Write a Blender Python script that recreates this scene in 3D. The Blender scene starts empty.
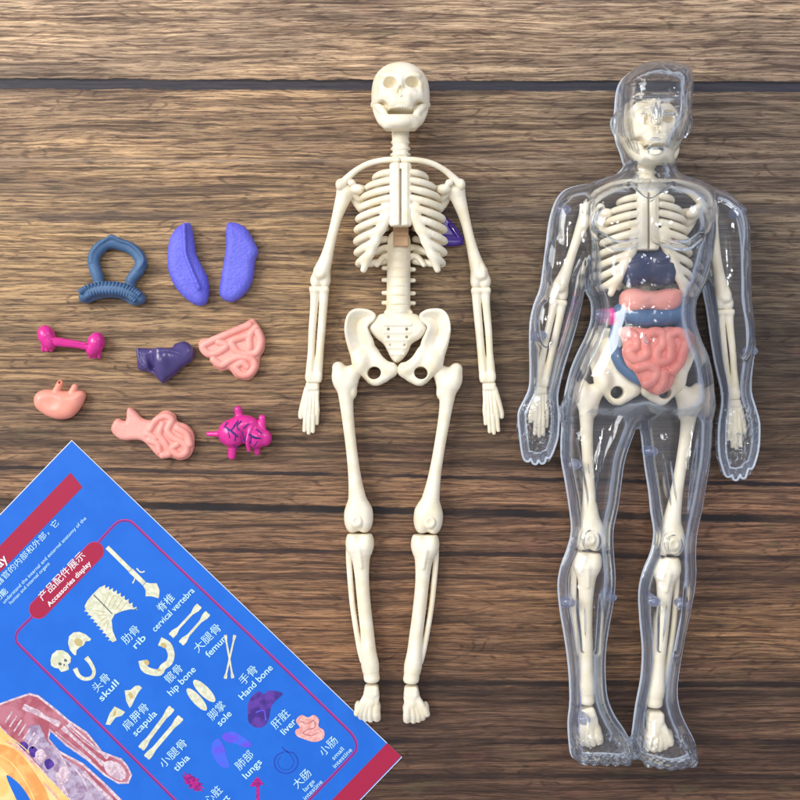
import bpy, math, random
import numpy as np
f32 = np.float32
S = 0.0005            # one unit of the drawing grid = half a millimetre
H = 1100.0            # camera height in grid units
C = bpy.context.scene.collection
random.seed(4)

# ------------------------------------------------------------ signed-distance modelling
class Field:
    def __init__(s, x0, x1, y0, y1, z0, z1, h):
        s.h = h
        s.x = np.arange(x0, x1 + h, h, dtype=f32); s.y = np.arange(y0, y1 + h, h, dtype=f32); s.z = np.arange(z0, z1 + h, h, dtype=f32)
        s.d = np.full((len(s.x), len(s.y), len(s.z)), 60.0, dtype=f32)
    def _sl(s, ax, a, b):
        i = int(np.searchsorted(ax, a)); j = int(np.searchsorted(ax, b))
        return slice(max(i - 1, 0), min(j + 1, len(ax)))
    def put(s, lo, hi, fn, k=0.0, op='u', pad=None):
        p = (k + 3 * s.h + 1) if pad is None else pad
        a, b, c = s._sl(s.x, lo[0]-p, hi[0]+p), s._sl(s.y, lo[1]-p, hi[1]+p), s._sl(s.z, lo[2]-p, hi[2]+p)
        X = s.x[a][:, None, None]; Y = s.y[b][None, :, None]; Z = s.z[c][None, None, :]
        if X.size == 0 or Y.size == 0 or Z.size == 0: return s
        v = fn(X, Y, Z).astype(f32); o = s.d[a, b, c]
        if op == 's': v = -v
        if op == 'u':
            r = np.minimum(o, v)
            if k > 0: hh = np.maximum(k - np.abs(o - v), 0) / k; r = r - hh * hh * k * .25
        else:
            r = np.maximum(o, v)
            if k > 0: hh = np.maximum(k - np.abs(o - v), 0) / k; r = r + hh * hh * k * .25
        s.d[a, b, c] = r
        return s
    def ell(s, c, r, k=0.0, op='u', ang=0.0):
        ca, sa = math.cos(math.radians(ang)), math.sin(math.radians(ang)); m = max(r[0], r[1])
        def fn(X, Y, Z):
            x = X - c[0]; y = Y - c[1]; z = Z - c[2]
            u = x * ca + y * sa; w = -x * sa + y * ca
            k0 = np.sqrt((u/r[0])**2 + (w/r[1])**2 + (z/r[2])**2) + 1e-6
            k1 = np.sqrt((u/r[0]**2)**2 + (w/r[1]**2)**2 + (z/r[2]**2)**2) + 1e-6
            return k0 * (k0 - 1) / k1
        return s.put((c[0]-m, c[1]-m, c[2]-r[2]), (c[0]+m, c[1]+m, c[2]+r[2]), fn, k, op)
    def cone(s, a, b, ra, rb, k=0.0, op='u', zs=1.0):
        a = np.array(a, float); b = np.array(b, float); m = max(ra, rb)
        ab = (b - a) / np.array([1, 1, zs]); L = float(ab @ ab) + 1e-9
        def fn(X, Y, Z):
            x = X - a[0]; y = Y - a[1]; z = (Z - a[2]) / zs
            t = np.clip((x*ab[0] + y*ab[1] + z*ab[2]) / L, 0, 1)
            return np.sqrt((x-t*ab[0])**2 + (y-t*ab[1])**2 + (z-t*ab[2])**2) - (ra + (rb-ra)*t)
        lo = np.minimum(a, b) - m; hi = np.maximum(a, b) + m
        return s.put(lo, hi, fn, k, op)
    def chain(s, pts, k=0.0, op='u', zs=1.0, n=3, j=None):
        q = np.array(spline(pts, n), float); m = q[:,3].max()
        def fn(X, Y, Z):
            best = None
            for a, b in zip(q[:-1], q[1:]):
                ab = (b[:3]-a[:3])/np.array([1,1,zs]); L = float(ab@ab)+1e-9
                x = X-a[0]; y = Y-a[1]; z = (Z-a[2])/zs
                t = np.clip((x*ab[0]+y*ab[1]+z*ab[2])/L, 0, 1)
                v = np.sqrt((x-t*ab[0])**2+(y-t*ab[1])**2+(z-t*ab[2])**2)-(a[3]+(b[3]-a[3])*t)
                best = v if best is None else np.minimum(best, v)
            return best
        return s.put(q[:,:3].min(0)-m, q[:,:3].max(0)+m, fn, k, op)
    def rbox(s, lo, hi, r=1.0, k=0.0, op='u'):
        c = [(lo[i]+hi[i])/2 for i in range(3)]; e = [(hi[i]-lo[i])/2 - r for i in range(3)]
        def fn(X, Y, Z):
            a = np.abs(X-c[0])-e[0]; b = np.abs(Y-c[1])-e[1]; d = np.abs(Z-c[2])-e[2]
            return np.sqrt(np.maximum(a,0)**2+np.maximum(b,0)**2+np.maximum(d,0)**2) + np.minimum(np.maximum(np.maximum(a,b),d),0) - r
        return s.put(lo, hi, fn, k, op)
    def pillow(s, poly, zc, T, R, k=0.0, op='u', n=3, off=0.0, sm=True):
        P = np.array(closed(poly, n) if sm else poly, float)
        lo = P.min(0); hi = P.max(0)
        top = 0
        def fn(X, Y, Z):
            d2 = polysdf(X[:, :, 0] + 0*Y[:, :, 0], Y[:, :, 0] + 0*X[:, :, 0], P) + off
            z0 = zc(X[:, :, 0], Y[:, :, 0], d2) if callable(zc) else zc
            z0 = (np.asarray(z0)[:, :, None]) if callable(zc) else z0
            TT = np.asarray(T(X[:, :, 0], Y[:, :, 0]))[:, :, None] if callable(T) else T
            return np.sqrt(np.maximum(R + d2, 0)[:, :, None]**2 + ((Z - z0) * (R/TT))**2) - R
        zr = (s.z[0], s.z[-1])
        return s.put((lo[0], lo[1], zr[0]), (hi[0], hi[1], zr[1]), fn, k, op)

def spline(pts, n=3):
    P = [np.array(p, float) for p in pts]
    if len(P) < 3 or n <= 1: return P
    P = [2*P[0]-P[1]] + P + [2*P[-1]-P[-2]]; out = []
    for i in range(1, len(P)-2):
        for t in np.linspace(0, 1, n, endpoint=False): out.append(cr(P[i-1], P[i], P[i+1], P[i+2], t))
    out.append(P[-2]); return out
def cr(a, b, c, d, t): return .5*((2*b)+(-a+c)*t+(2*a-5*b+4*c-d)*t*t+(-a+3*b-3*c+d)*t**3)
def closed(pts, n=4):
    P = [np.array(p, float) for p in pts]; m = len(P)
    if n <= 1: return P
    return [cr(P[i-1], P[i], P[(i+1) % m], P[(i+2) % m], t) for i in range(m) for t in np.linspace(0, 1, n, endpoint=False)]
def polysdf(X, Y, P):
    P = np.asarray(P, f32); d = np.full(X.shape, 1e9, f32); sg = np.ones(X.shape, f32); m = len(P)
    for i in range(m):
        a = P[i]; b = P[i-1]; ex, ey = b-a; wx = X-a[0]; wy = Y-a[1]
        t = np.clip((wx*ex+wy*ey)/(ex*ex+ey*ey+1e-9), 0, 1)
        d = np.minimum(d, (wx-ex*t)**2+(wy-ey*t)**2)
        c1 = Y >= a[1]; c2 = Y < b[1]; c3 = ex*wy > ey*wx
        sg = np.where((c1 & c2 & c3) | (~c1 & ~c2 & ~c3), -sg, sg)
    return sg*np.sqrt(d)
def wob(X, Y, Z, f, seed=0):
    r = np.random.RandomState(seed); v = 0
    for i in range(5):
        a = r.normal(size=3)*f; p = r.uniform(0, 6.28); v = v + np.sin(X*a[0]+Y*a[1]+Z*a[2]+p + 1.3*np.sin(Y*a[0]-X*a[2]+p*2))
    return v/5

def nets(F):
    d = F.d; h = F.h
    d[0,:,:]=d[-1,:,:]=9; d[:,0,:]=d[:,-1,:]=9; d[:,:,0]=d[:,:,-1]=9
    s = d < 0
    cnt = np.zeros(tuple(n-1 for n in d.shape), np.uint8)
    co = [(i,j,k) for i in (0,1) for j in (0,1) for k in (0,1)]
    sh = cnt.shape
    for i,j,k in co: cnt += s[i:i+sh[0], j:j+sh[1], k:k+sh[2]]
    idx = np.argwhere((cnt > 0) & (cnt < 8)); n = len(idx)
    vid = np.full(sh, -1, np.int32); vid[idx[:,0], idx[:,1], idx[:,2]] = np.arange(n)
    val = {c: d[idx[:,0]+c[0], idx[:,1]+c[1], idx[:,2]+c[2]] for c in co}
    acc = np.zeros((n,3), np.float64); num = np.zeros(n)
    for a in co:
        for ax in range(3):
            if a[ax]: continue
            b = list(a); b[ax] = 1; b = tuple(b)
            va, vb = val[a], val[b]; m = (va < 0) != (vb < 0)
            t = np.where(m, va/np.where(m, va-vb, 1), 0)
            for q in range(3): acc[:,q] += np.where(m, a[q] + (t if q == ax else 0), 0)
            num += m
    v = (idx + acc/num[:,None])*h + np.array([F.x[0], F.y[0], F.z[0]])
    quads = []
    for ax in range(3):
        o = [0,0,0]; o[ax] = 1
        A = s[:s.shape[0]-o[0], :s.shape[1]-o[1], :s.shape[2]-o[2]]; B = s[o[0]:, o[1]:, o[2]:]
        e = np.argwhere(A != B); u, w = [(1,2),(2,0),(0,1)][ax]
        ins = A[e[:,0], e[:,1], e[:,2]]
        c = []
        for du, dw in ((-1,-1),(0,-1),(0,0),(-1,0)):
            q = e.copy(); q[:,u] += du; q[:,w] += dw; c.append(vid[q[:,0], q[:,1], q[:,2]])
        c = np.stack(c, 1); c = np.where(ins[:,None], c, c[:,::-1]); quads.append(c)
    return v, np.concatenate(quads)

def mesh_from(name, v, q, mat, smooth=True):
    me = bpy.data.meshes.new(name)
    v = np.asarray(v, f32); q = np.asarray(q, np.int32)
    me.vertices.add(len(v)); me.vertices.foreach_set('co', v.ravel())
    me.loops.add(q.size); me.loops.foreach_set('vertex_index', q.ravel())
    me.polygons.add(len(q)); me.polygons.foreach_set('loop_start', np.arange(0, q.size, 4, dtype=np.int32))
    me.polygons.foreach_set('loop_total', np.full(len(q), 4, np.int32))
    if smooth: me.polygons.foreach_set('use_smooth', np.ones(len(q), bool))
    me.update(calc_edges=True); me.validate(); me.materials.append(mat)
    return me

def world(px, py, zc=0.0):            # a point of the table plan, for something whose middle is zc above the table
    f = 1 - zc/H
    return ((px-400)*f*S, (400-py)*f*S, 0.0)

def build(name, F, mat, org, zc, mirror=False):
    v, q = nets(F); f = 1 - zc/H
    w = np.stack([(v[:,0]-org[0])*f*S*(-1 if mirror else 1), -(v[:,1]-org[1])*f*S, v[:,2]*S], 1)
    if not mirror: q = q[:, ::-1]       # y was flipped
    return mesh_from(name, w, q, mat)

def mirror_mesh(me, name):
    m = me.copy(); m.name = name
    n = len(m.vertices); a = np.empty(n*3, f32); m.vertices.foreach_get('co', a); a[0::3] *= -1; m.vertices.foreach_set('co', a)
    m.flip_normals(); m.update(); return m

def link(name, me, parent=None, loc=(0,0,0), rot=0.0, sc=1.0):
    o = bpy.data.objects.new(name, me); C.objects.link(o)
    if parent is not None: o.parent = parent; loc = tuple(loc[i]-parent.location[i] for i in range(3))
    o.location = loc; o.rotation_euler = (0,0,rot); o.scale = (sc,sc,sc); return o
def tag(o, label, cat, group=None):
    o['label'] = label; o['category'] = cat
    if group: o['group'] = group
    return o
def empty(name, loc):
    o = bpy.data.objects.new(name, None); C.objects.link(o); o.location = loc; o.empty_display_size = .01; return o

# ------------------------------------------------------------ materials
def srgb(r, g, b):
    f = lambda c: (c/255/12.92) if c/255 <= .04045 else ((c/255+.055)/1.055)**2.4
    return (f(r), f(g), f(b), 1)
class NT:
    def __init__(s, name):
        s.m = bpy.data.materials.new(name); s.m.use_nodes = True; s.t = s.m.node_tree; s.t.nodes.clear()
        s.out = s.t.nodes.new('ShaderNodeOutputMaterial')
    def n(s, typ, ins=None, **kw):
        x = s.t.nodes.new(typ)
        for k, v in kw.items(): setattr(x, k, v)
        for k, v in (ins or {}).items():
            if isinstance(v, bpy.types.NodeSocket): s.t.links.new(v, x.inputs[k])
            else: x.inputs[k].default_value = v
        return x
    def math(s, op, a, b=0.0, c=0.0, clamp=False):
        x = s.n('ShaderNodeMath', {0: a, 1: b, 2: c}, operation=op); x.use_clamp = clamp; return x.outputs[0]
    def ramp(s, fac, stops, interp='LINEAR'):
        x = s.n('ShaderNodeValToRGB', {0: fac}); r = x.color_ramp; r.interpolation = interp
        while len(r.elements) > 1: r.elements.remove(r.elements[0])
        r.elements[0].position = stops[0][0]; r.elements[0].color = stops[0][1]
        for p, c in stops[1:]: e = r.elements.new(p); e.color = c
        return x.outputs[0]
    def mix(s, f, a, b, bt='MIX'):
        x = s.n('ShaderNodeMix', data_type='RGBA', blend_type=bt)
        for i, v in ((0, f), (6, a), (7, b)):
            if isinstance(v, bpy.types.NodeSocket): s.t.links.new(v, x.inputs[i])
            else: x.inputs[i].default_value = v
        return x.outputs[2]
    def maprange(s, v, a, b, c=0.0, d=1.0, t='SMOOTHSTEP'):
        return s.n('ShaderNodeMapRange', {0: v, 1: a, 2: b, 3: c, 4: d}, interpolation_type=t).outputs[0]
    def noise(s, vec, scale, detail=3, rough=.5, dist=0.0):
        return s.n('ShaderNodeTexNoise', {'Vector': vec, 'Scale': scale, 'Detail': detail, 'Roughness': rough, 'Distortion': dist}).outputs[0]
    def coords(s, sx=1, sy=1, sz=1, which='Object'):
        c = s.n('ShaderNodeTexCoord').outputs[which]
        return s.n('ShaderNodeMapping', {'Vector': c, 'Scale': (sx/S, sy/S, sz/S)}).outputs[0]
    def done(s, sh): s.t.links.new(sh, s.out.inputs[0]); return s.m

def plastic(name, col, rough=.4, var=.06, bump=.15, bscale=.12, coat=0.0, sss=0.0, detail=4, spec=.5, col2=None, cscale=.05, streak=None):
    t = NT(name); co = t.coords()
    nz = t.noise(co, cscale, 4, .6)
    c2 = col2 or tuple(min(1, c*(1-var*3)) for c in col[:3]) + (1,)
    base = t.mix(t.maprange(nz, .35, .7), col, c2)
    if streak: co2 = t.coords(*streak)
    else: co2 = co
    b = t.n('ShaderNodeBump', {'Height': t.noise(co2, bscale, detail, .6), 'Strength': bump, 'Distance': 1.5*S})
    rn = t.maprange(t.noise(co, .3, 3), .3, .7, rough-.06, rough+.08, 'LINEAR')
    p = t.n('ShaderNodeBsdfPrincipled', {'Base Color': base, 'Roughness': rn, 'Normal': b.outputs[0], 'Coat Weight': coat, 'Coat Roughness': .15, 'Specular IOR Level': spec})
    if sss > 0:
        p.inputs['Subsurface Weight'].default_value = sss; p.inputs['Subsurface Radius'].default_value = (1, .7, .45); p.inputs['Subsurface Scale'].default_value = 3*S
    return t.done(p.outputs[0])
def ink(name, col, rough=.35, var=0.0, col2=None, scale=.15):
    t = NT(name)
    b = col if not col2 else t.mix(t.maprange(t.noise(t.coords(), scale, 4, .6), .4, .6), col, col2)
    p = t.n('ShaderNodeBsdfPrincipled', {'Base Color': b, 'Roughness': rough, 'Specular IOR Level': .4})
    return t.done(p.outputs[0])
M_bone = plastic('bone_plastic', srgb(243,235,216), .38, .02, .18, .3, sss=.06, col2=srgb(234,222,192))
M_bone_in = M_bone
M_bone_shade = plastic('shaded_bone_plastic', srgb(206,168,128), .5, .05)  # shade on the vertebrae behind the ribs, put into the colour as tan
M_pink = plastic('pink_plastic', srgb(242,170,158), .42, .04, .2, .4, sss=.15, col2=srgb(236,154,142))
M_peach = plastic('peach_plastic', srgb(240,160,142), .35, .04, .08, .3, sss=.15, col2=srgb(236,146,122))
M_coral = plastic('coral_plastic', srgb(238,150,138), .32, .04, .15, .3, sss=.1, col2=srgb(230,130,118))
M_mag = plastic('magenta_plastic', srgb(222,44,150), .3, .06, .15, .35, coat=.3, sss=.1, col2=srgb(205,34,140))
M_bluegrey = plastic('slate_blue_plastic', srgb(74,108,148), .5, .05, .3, .5, col2=srgb(64,96,134))
M_violet = plastic('violet_plastic', srgb(108,110,224), .42, .04, 1.0, .32, col2=srgb(98,96,214))
M_liver = plastic('dark_purple_plastic', srgb(74,62,120), .28, .08, .1, .2, coat=.4, col2=srgb(62,50,108))
M_navy = plastic('navy_plastic', srgb(46,54,92), .35, .06, .1, .2)

def clear_mat(name, tint, body, frost=0.06, edge=1.0):
    # thin clear plastic: what faces you lets light through, what is seen edge-on reflects
    t = NT(name); co = t.coords()
    b = t.n('ShaderNodeBump', {'Height': t.noise(co, .07, 2, .5), 'Strength': .22, 'Distance': 1.2*S})
    lw = t.n('ShaderNodeLayerWeight', {'Blend': .5, 'Normal': b.outputs[0]}).outputs['Facing']
    fr = t.n('ShaderNodeFresnel', {'IOR': 1.5, 'Normal': b.outputs[0]}).outputs[0]
    tr = t.n('ShaderNodeBsdfTransparent', {'Color': t.mix(t.math('POWER', lw, 2.5), (1,1,1,1), tint)})
    gl = t.n('ShaderNodeBsdfGlossy', {'Color': (.93,.97,1,1), 'Roughness': .045, 'Normal': b.outputs[0]})
    fr = t.math('MINIMUM', fr, .72)
    df = t.n('ShaderNodeBsdfTranslucent', {'Color': body})
    df2 = t.n('ShaderNodeBsdfDiffuse', {'Color': body})
    gs = t.n('ShaderNodeBsdfGlass', {'Color': (.98,.985,1,1), 'Roughness': .02, 'IOR': 1.42, 'Normal': b.outputs[0]})
    tr = t.n('ShaderNodeMixShader', {0: t.maprange(lw, .22, .6), 1: tr.outputs[0], 2: gs.outputs[0]})
    d = t.n('ShaderNodeMixShader', {0: .5, 1: df.outputs[0], 2: df2.outputs[0]})
    f2 = t.math('MULTIPLY', t.math('POWER', lw, 3.0), edge, clamp=True)
    f2 = t.math('ADD', f2, frost, clamp=True)
    m1 = t.n('ShaderNodeMixShader', {0: f2, 1: tr.outputs[0], 2: d.outputs[0]})
    m2 = t.n('ShaderNodeMixShader', {0: t.math('MULTIPLY', fr, .9, clamp=True), 1: m1.outputs[0], 2: gl.outputs[0]})
    return t.done(m2.outputs[0])
M_clear = clear_mat('clear_plastic', srgb(240,243,255), srgb(226,234,255), .008, .26)
M_rim = clear_mat('frosted_rim_plastic', srgb(220,226,255), srgb(236,244,255), .8, .8)
M_flange = clear_mat('pale_blue_clear_plastic', srgb(216,228,255), srgb(196,214,255), .08, .35)
M_peg = clear_mat('clear_peg_plastic', srgb(200,210,250), srgb(196,206,250), .2, .8)

def wood_mat():
    t = NT('wood_board'); co = t.coords()
    sep = t.n('ShaderNodeSeparateXYZ', {0: co}); X = sep.outputs[0]; Y = sep.outputs[1]
    def vec(sx, sy, y=None, z=0.0): return t.n('ShaderNodeCombineXYZ', {0: t.math('MULTIPLY', X, sx), 1: t.math('MULTIPLY', y if y is not None else Y, sy), 2: z}).outputs[0]
    w1 = t.math('MULTIPLY', t.math('SUBTRACT', t.noise(vec(.004,.015), 1, 2), .5), 13)
    w2 = t.math('MULTIPLY', t.math('SUBTRACT', t.noise(vec(.014,.04), 1, 2), .5), 3)
    Yw = t.math('ADD', Y, t.math('ADD', w1, w2))
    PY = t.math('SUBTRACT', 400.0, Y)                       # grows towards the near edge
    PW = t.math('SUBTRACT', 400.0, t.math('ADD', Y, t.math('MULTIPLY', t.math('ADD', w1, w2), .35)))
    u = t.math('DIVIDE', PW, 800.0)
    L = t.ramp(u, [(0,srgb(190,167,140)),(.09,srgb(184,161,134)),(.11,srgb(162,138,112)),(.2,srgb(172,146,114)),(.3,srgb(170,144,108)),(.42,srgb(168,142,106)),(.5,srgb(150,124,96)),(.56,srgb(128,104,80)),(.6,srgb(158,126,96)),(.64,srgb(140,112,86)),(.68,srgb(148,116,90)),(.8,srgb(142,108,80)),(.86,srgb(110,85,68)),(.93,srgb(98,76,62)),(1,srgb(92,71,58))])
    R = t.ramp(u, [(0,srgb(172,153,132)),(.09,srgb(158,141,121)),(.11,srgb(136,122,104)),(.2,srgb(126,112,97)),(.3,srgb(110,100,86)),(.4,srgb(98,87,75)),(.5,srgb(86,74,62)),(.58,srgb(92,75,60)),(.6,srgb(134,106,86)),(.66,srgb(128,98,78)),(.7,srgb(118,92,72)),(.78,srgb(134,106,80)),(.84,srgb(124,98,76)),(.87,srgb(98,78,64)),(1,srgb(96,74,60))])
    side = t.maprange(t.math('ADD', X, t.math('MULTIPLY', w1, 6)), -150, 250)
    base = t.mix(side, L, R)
    # patches that differ in tone, stretched along the grain
    big = t.noise(vec(.004,.022,Yw), 1, 3, .55)
    base = t.mix(t.maprange(big,.3,.7), t.mix(1.0, base, (.74,.72,.74,1), 'MULTIPLY'), t.mix(1.0, base, (1.2,1.16,1.1,1), 'MULTIPLY'))
    dk = lambda f, c: t.mix(f, base, t.mix(1.0, base, c, 'MULTIPLY'))
    med = t.noise(vec(.006,.13,Yw,3.1), 1, 5, .62)
    base = t.mix(t.maprange(med,.34,.64), t.mix(1.0, base, (.62,.59,.58,1), 'MULTIPLY'), t.mix(1.0, base, (1.2,1.17,1.12,1), 'MULTIPLY'))
    # long crisp streaks
    fine = t.noise(vec(.0085,.36,Yw,7.7), 1, 8, .74, .12)
    base = t.mix(t.maprange(fine,.40,.56), t.mix(1.0, base, (.42,.37,.35,1), 'MULTIPLY'), t.mix(1.0, base, (1.2,1.18,1.15,1), 'MULTIPLY'))
    # growth lines that follow a slow field, like the arches of flat-sawn boards
    fld = t.math('ADD', t.math('MULTIPLY', t.noise(vec(.0032,.013,None,14.0), 1, 3, .5), 26), t.math('MULTIPLY', Yw, .085))
    fr_ = t.math('FRACT', fld)
    line = t.math('MULTIPLY', t.maprange(t.math('ABSOLUTE', t.math('SUBTRACT', fr_, .5)), .19, .03), t.maprange(t.noise(vec(.02,.25,Yw,17.0), 1, 4, .65), .46, .56))
    base = dk(t.math('MULTIPLY', line, .75), (.36,.31,.30,1))
    fib = t.noise(vec(.035,1.0,Yw,1.7), 1, 5, .75)
    base = t.mix(t.maprange(fib,.40,.54), t.mix(1.0, base, (.56,.52,.5,1), 'MULTIPLY'), t.mix(1.0, base, (1.08,1.07,1.06,1), 'MULTIPLY'))
    # thin dark pores, short dashes
    por = t.maprange(t.noise(vec(.03,.62,Yw,12.0), 1, 4, .65, .15), .55, .59)
    base = t.mix(t.math('MULTIPLY', por, .75), base, srgb(62,44,40))
    # light hairs
    lt = t.maprange(t.noise(vec(.018,.55,Yw,21.0), 1, 3, .65), .58, .68)
    base = t.mix(t.math('MULTIPLY', lt, .4), base, t.mix(1.0, base, (1.7,1.65,1.55,1), 'MULTIPLY'))
    # pinkish and olive blotches of the print
    hue = t.noise(vec(.02,.05,None,31.0), 1, 3, .6)
    base = t.mix(t.math('MULTIPLY', t.maprange(hue,.58,.72), .12), base, srgb(150,92,84))
    base = t.mix(t.math('MULTIPLY', t.maprange(hue,.42,.28), .18), base, srgb(104,104,70))
    # wavy dark joints and streaks between boards
    jn = t.math('MULTIPLY', t.math('SUBTRACT', t.noise(vec(.012,.0,None,5.0), 1, 3, .6), .5), 5)
    jn2 = t.math('MULTIPLY', t.math('SUBTRACT', t.noise(vec(.07,.15,None,9.0), 1, 3, .6), .5), 3)
    bh = None
    for i, (yc, slope, wd, soft, strength, col) in enumerate(SEAMS):
        yy = t.math('SUBTRACT', t.math('ADD', t.math('ADD', PY, jn), jn2), t.math('ADD', yc, t.math('MULTIPLY', X, slope)))
        brk = t.maprange(t.noise(vec(.007,.0,None,40.0+i*3), 1, 3, .6), .3, .55, .45, 1.0)
        m = t.math('MULTIPLY', t.maprange(t.math('ABSOLUTE', yy), wd+soft, wd), t.math('MULTIPLY', brk, strength) if i else strength)
        base = t.mix(m, base, col)
        if i in (0, 3): bh = m if bh is None else t.math('ADD', bh, m)
    hgt = t.math('SUBTRACT', t.math('ADD', t.math('MULTIPLY', fine, .6), t.math('MULTIPLY', fib, .3)), t.math('MULTIPLY', bh, 1.6))
    b = t.n('ShaderNodeBump', {'Height': hgt, 'Strength': .4, 'Distance': .8*S})
    p = t.n('ShaderNodeBsdfPrincipled', {'Base Color': base, 'Roughness': t.maprange(fine,.2,.8,.62,.45,'LINEAR'), 'Specular IOR Level': .35, 'Normal': b.outputs[0]})
    return t.done(p.outputs[0])
# joints: position down the picture, slope, half width, softness, strength, colour
SEAMS = [(85.5,.004,4.2,1.6,.93,srgb(34,36,50)), (81.0,.004,.8,.9,.9,srgb(12,11,16)), (161,.003,.6,1.5,.22,srgb(214,190,165)),
         (511,.022,2.6,2.4,1.0,srgb(26,18,20)), (476,.022,1.3,1.2,.95,srgb(26,17,24)), (470,.012,3.5,6,.18,srgb(80,60,50)), (553,.015,1.5,1.6,.9,srgb(34,22,24)),
         (446,.01,1.0,2,.6,srgb(50,34,28)), (576,.006,1.4,2.2,.6,srgb(46,30,26)), (683,.003,1.8,2.6,.85,srgb(28,19,20)), (692,.003,2.0,3,.65,srgb(36,25,23)), (741,.003,1.7,2,.9,srgb(26,16,20)), (776,.002,1.5,2.4,.7,srgb(28,19,20)),
         (213,-.01,2.2,4,.5,srgb(62,52,52)), (188,-.006,1.6,4,.4,srgb(70,54,48)), (385,.0,2,7,.22,srgb(90,70,56))]
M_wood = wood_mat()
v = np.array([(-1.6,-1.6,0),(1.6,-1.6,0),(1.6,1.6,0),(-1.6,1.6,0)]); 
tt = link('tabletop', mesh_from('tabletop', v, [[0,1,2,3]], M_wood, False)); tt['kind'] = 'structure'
# ------------------------------------------------------------ bones, modelled once, lying face up
HC = 400.5
def mx(p, c=HC): return (2*c-p[0],) + tuple(p[1:])
def both(fn):
    fn(lambda p: p); fn(lambda p: mx(p))
JAW = [(375.5,105.5,33,3.2),(378.5,112,38,5),(384.5,122,46,6.6),(392,124.2,53,6.4),(HC,124.8,56,6.2),(409,124.2,53,6.4),(416.5,122,46,6.6),(422.5,112,38,5),(425.5,105.5,33,3.2)]
def skull_mesh():
    F = Field(366,436,56,132,0,70,.6)
    F.ell((HC,93,30),(29.5,30.5,28)); F.ell((HC,83,38),(26,20.5,18),k=6)
    F.ell((HC,99,42),(20,18,16),k=5)
    def side(m):
        F.ell(m((389.5,79.5,52)),(9,3.2,4.2),k=4)
        F.chain([m((392,98,54,5.2)),m((385,99.5,51.5,4.8)),m((378,100.5,44,3.6)),m((373.5,103,32,3))],k=3.5)
        F.chain([m((381.5,88,50,2.6)),m((382,98,50.5,3.4))],k=3)
        F.chain([m((394,101,57,3)),m((393,108,56,3.2))],k=3)
    both(side)
    F.ell((HC,105.5,50),(13.5,8.5,11),k=4)
    F.chain([(HC,82,55,3.4),(HC,87,58,2.4),(HC,92,60.5,2.4)],k=3)
    F.ell((390,87.2,57),(6.8,5.6,13),k=.8,op='s'); F.ell((412.2,86.8,57),(7.1,5.4,13),k=.8,op='s')
    F.ell((399,96.5,62),(2,3.2,5),k=.8,op='s'); F.ell((402,96.5,62),(2,3.2,5),k=.8,op='s'); F.ell((HC,94,62),(1.5,2.5,4),k=.8,op='s')
    F.ell((HC,101.5,61),(1.4,1.6,1.4),k=1)
    both(lambda m: F.chain([m((377,106,46,1.6)),m((382,105.3,50,1.9)),m((386,108,54,1.9)),m((387.8,114,54,2.0))],zs=5,op='s',k=.8))
    for i in range(10):
        a = (i-4.5)/4.5; F.ell((HC+a*10.4, 110.3, 58.3-5*a*a),(1.15,2.6,1.5),k=1.1)
    F.rbox((380,112.6,34),(422,140,75),1,op='s')
    return F
def jaw_mesh():
    F = Field(366,436,98,136,20,70,.6)
    F.chain(JAW)
    F.ell((HC,126.5,56),(9,4.5,6),k=3); F.rbox((384,124,36),(417,131,54),3,k=4)
    both(lambda m: F.chain([m((375.5,104.5,36,3)),m((379.5,109,44,4)),m((384,116,50,4))],k=2))
    F.rbox((388.2,100,30),(412.8,117,70),1,k=.5,op='s')
    return F
def neck_mesh():
    F = Field(385,416,118,174,8,48,.6)
    F.chain([(HC,120,26,8.8),(HC,133,27,8.8),(HC,148,28,7.6),(HC,168,32,8.6)])
    for y, w in ((141,9.6),(147.5,10.2),(153.5,10.6),(159,10)): F.ell((HC,y,27),(w,2.6,9),k=1.6)
    for y in (144.3,150.5,156.3): F.ell((HC,y,37),(9,.7,2.5),k=.5,op='s')
    F.rbox((392.5,159,30),(408.5,171,44),2,k=2)
    return F
RIBS = [(174.5,176,29,.6),(182.5,186,37,.8),(191,196,41,.95),(200,206.5,44,1),(209,217,46,1),(219,228,47.5,1),(230.5,239.5,48,1),(242.5,251,47.5,1),(254.5,262,46,1)]
FX = [10.5,10.5,10.5,10.5,10.5,14,19,25,30.5]
def ribs_mesh():
    F = Field(346,455,164,284,0,62,.66)
    for (fy, ly, w, dz), fx in zip(RIBS, FX):
        zt = 53 if fx < 12 else 53-(fx-11)*.35
        def side(m):
            r = 3.65 if ly > 190 else 3.4
            pts = [(HC-fx, fy, zt, r*.95)]
            for a in (20,40,60,80,100,125,150,170):
                t = math.radians(a); x = HC - fx - (w-r-fx)*math.sin(t) if a <= 90 else HC - 9 - (w-r-9)*math.sin(t)
                z = 29 + (zt-29)*math.cos(t) if a <= 90 else 29 + 19*math.cos(t)
                y = fy + (ly-fy)*min(1, math.sin(min(t, math.pi/2))**1.0) - (6 if a > 90 else 0)*(1-math.sin(t))
                pts.append((x, y, z, r))
            pts = [m(p) for p in pts]
            F.chain(pts, k=.8, n=2, j=0)
        both(side)
    both(lambda m: F.chain([m((HC-11,216,51,4)),m((HC-15,223,50.6,4.6)),m((HC-21,233,49.6,4.6)),m((HC-27,247,47.5,4.2)),m((HC-32,258,45,3.7)),m((HC-37,269.5,41,3.2))],k=4))
    for y, e in ((243,(26,12)),(252,(24,26))):      # floating ribs
        both(lambda m: F.chain([m((HC-7,y,16,3)),m((HC-17,y+1,15,3)),m((HC-e[0],y+e[1]*.3+2,18,2.6))],k=1))
    both(lambda m: F.ell(m((HC-14,213,51)),(6,9,4),k=3))
    return F
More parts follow.
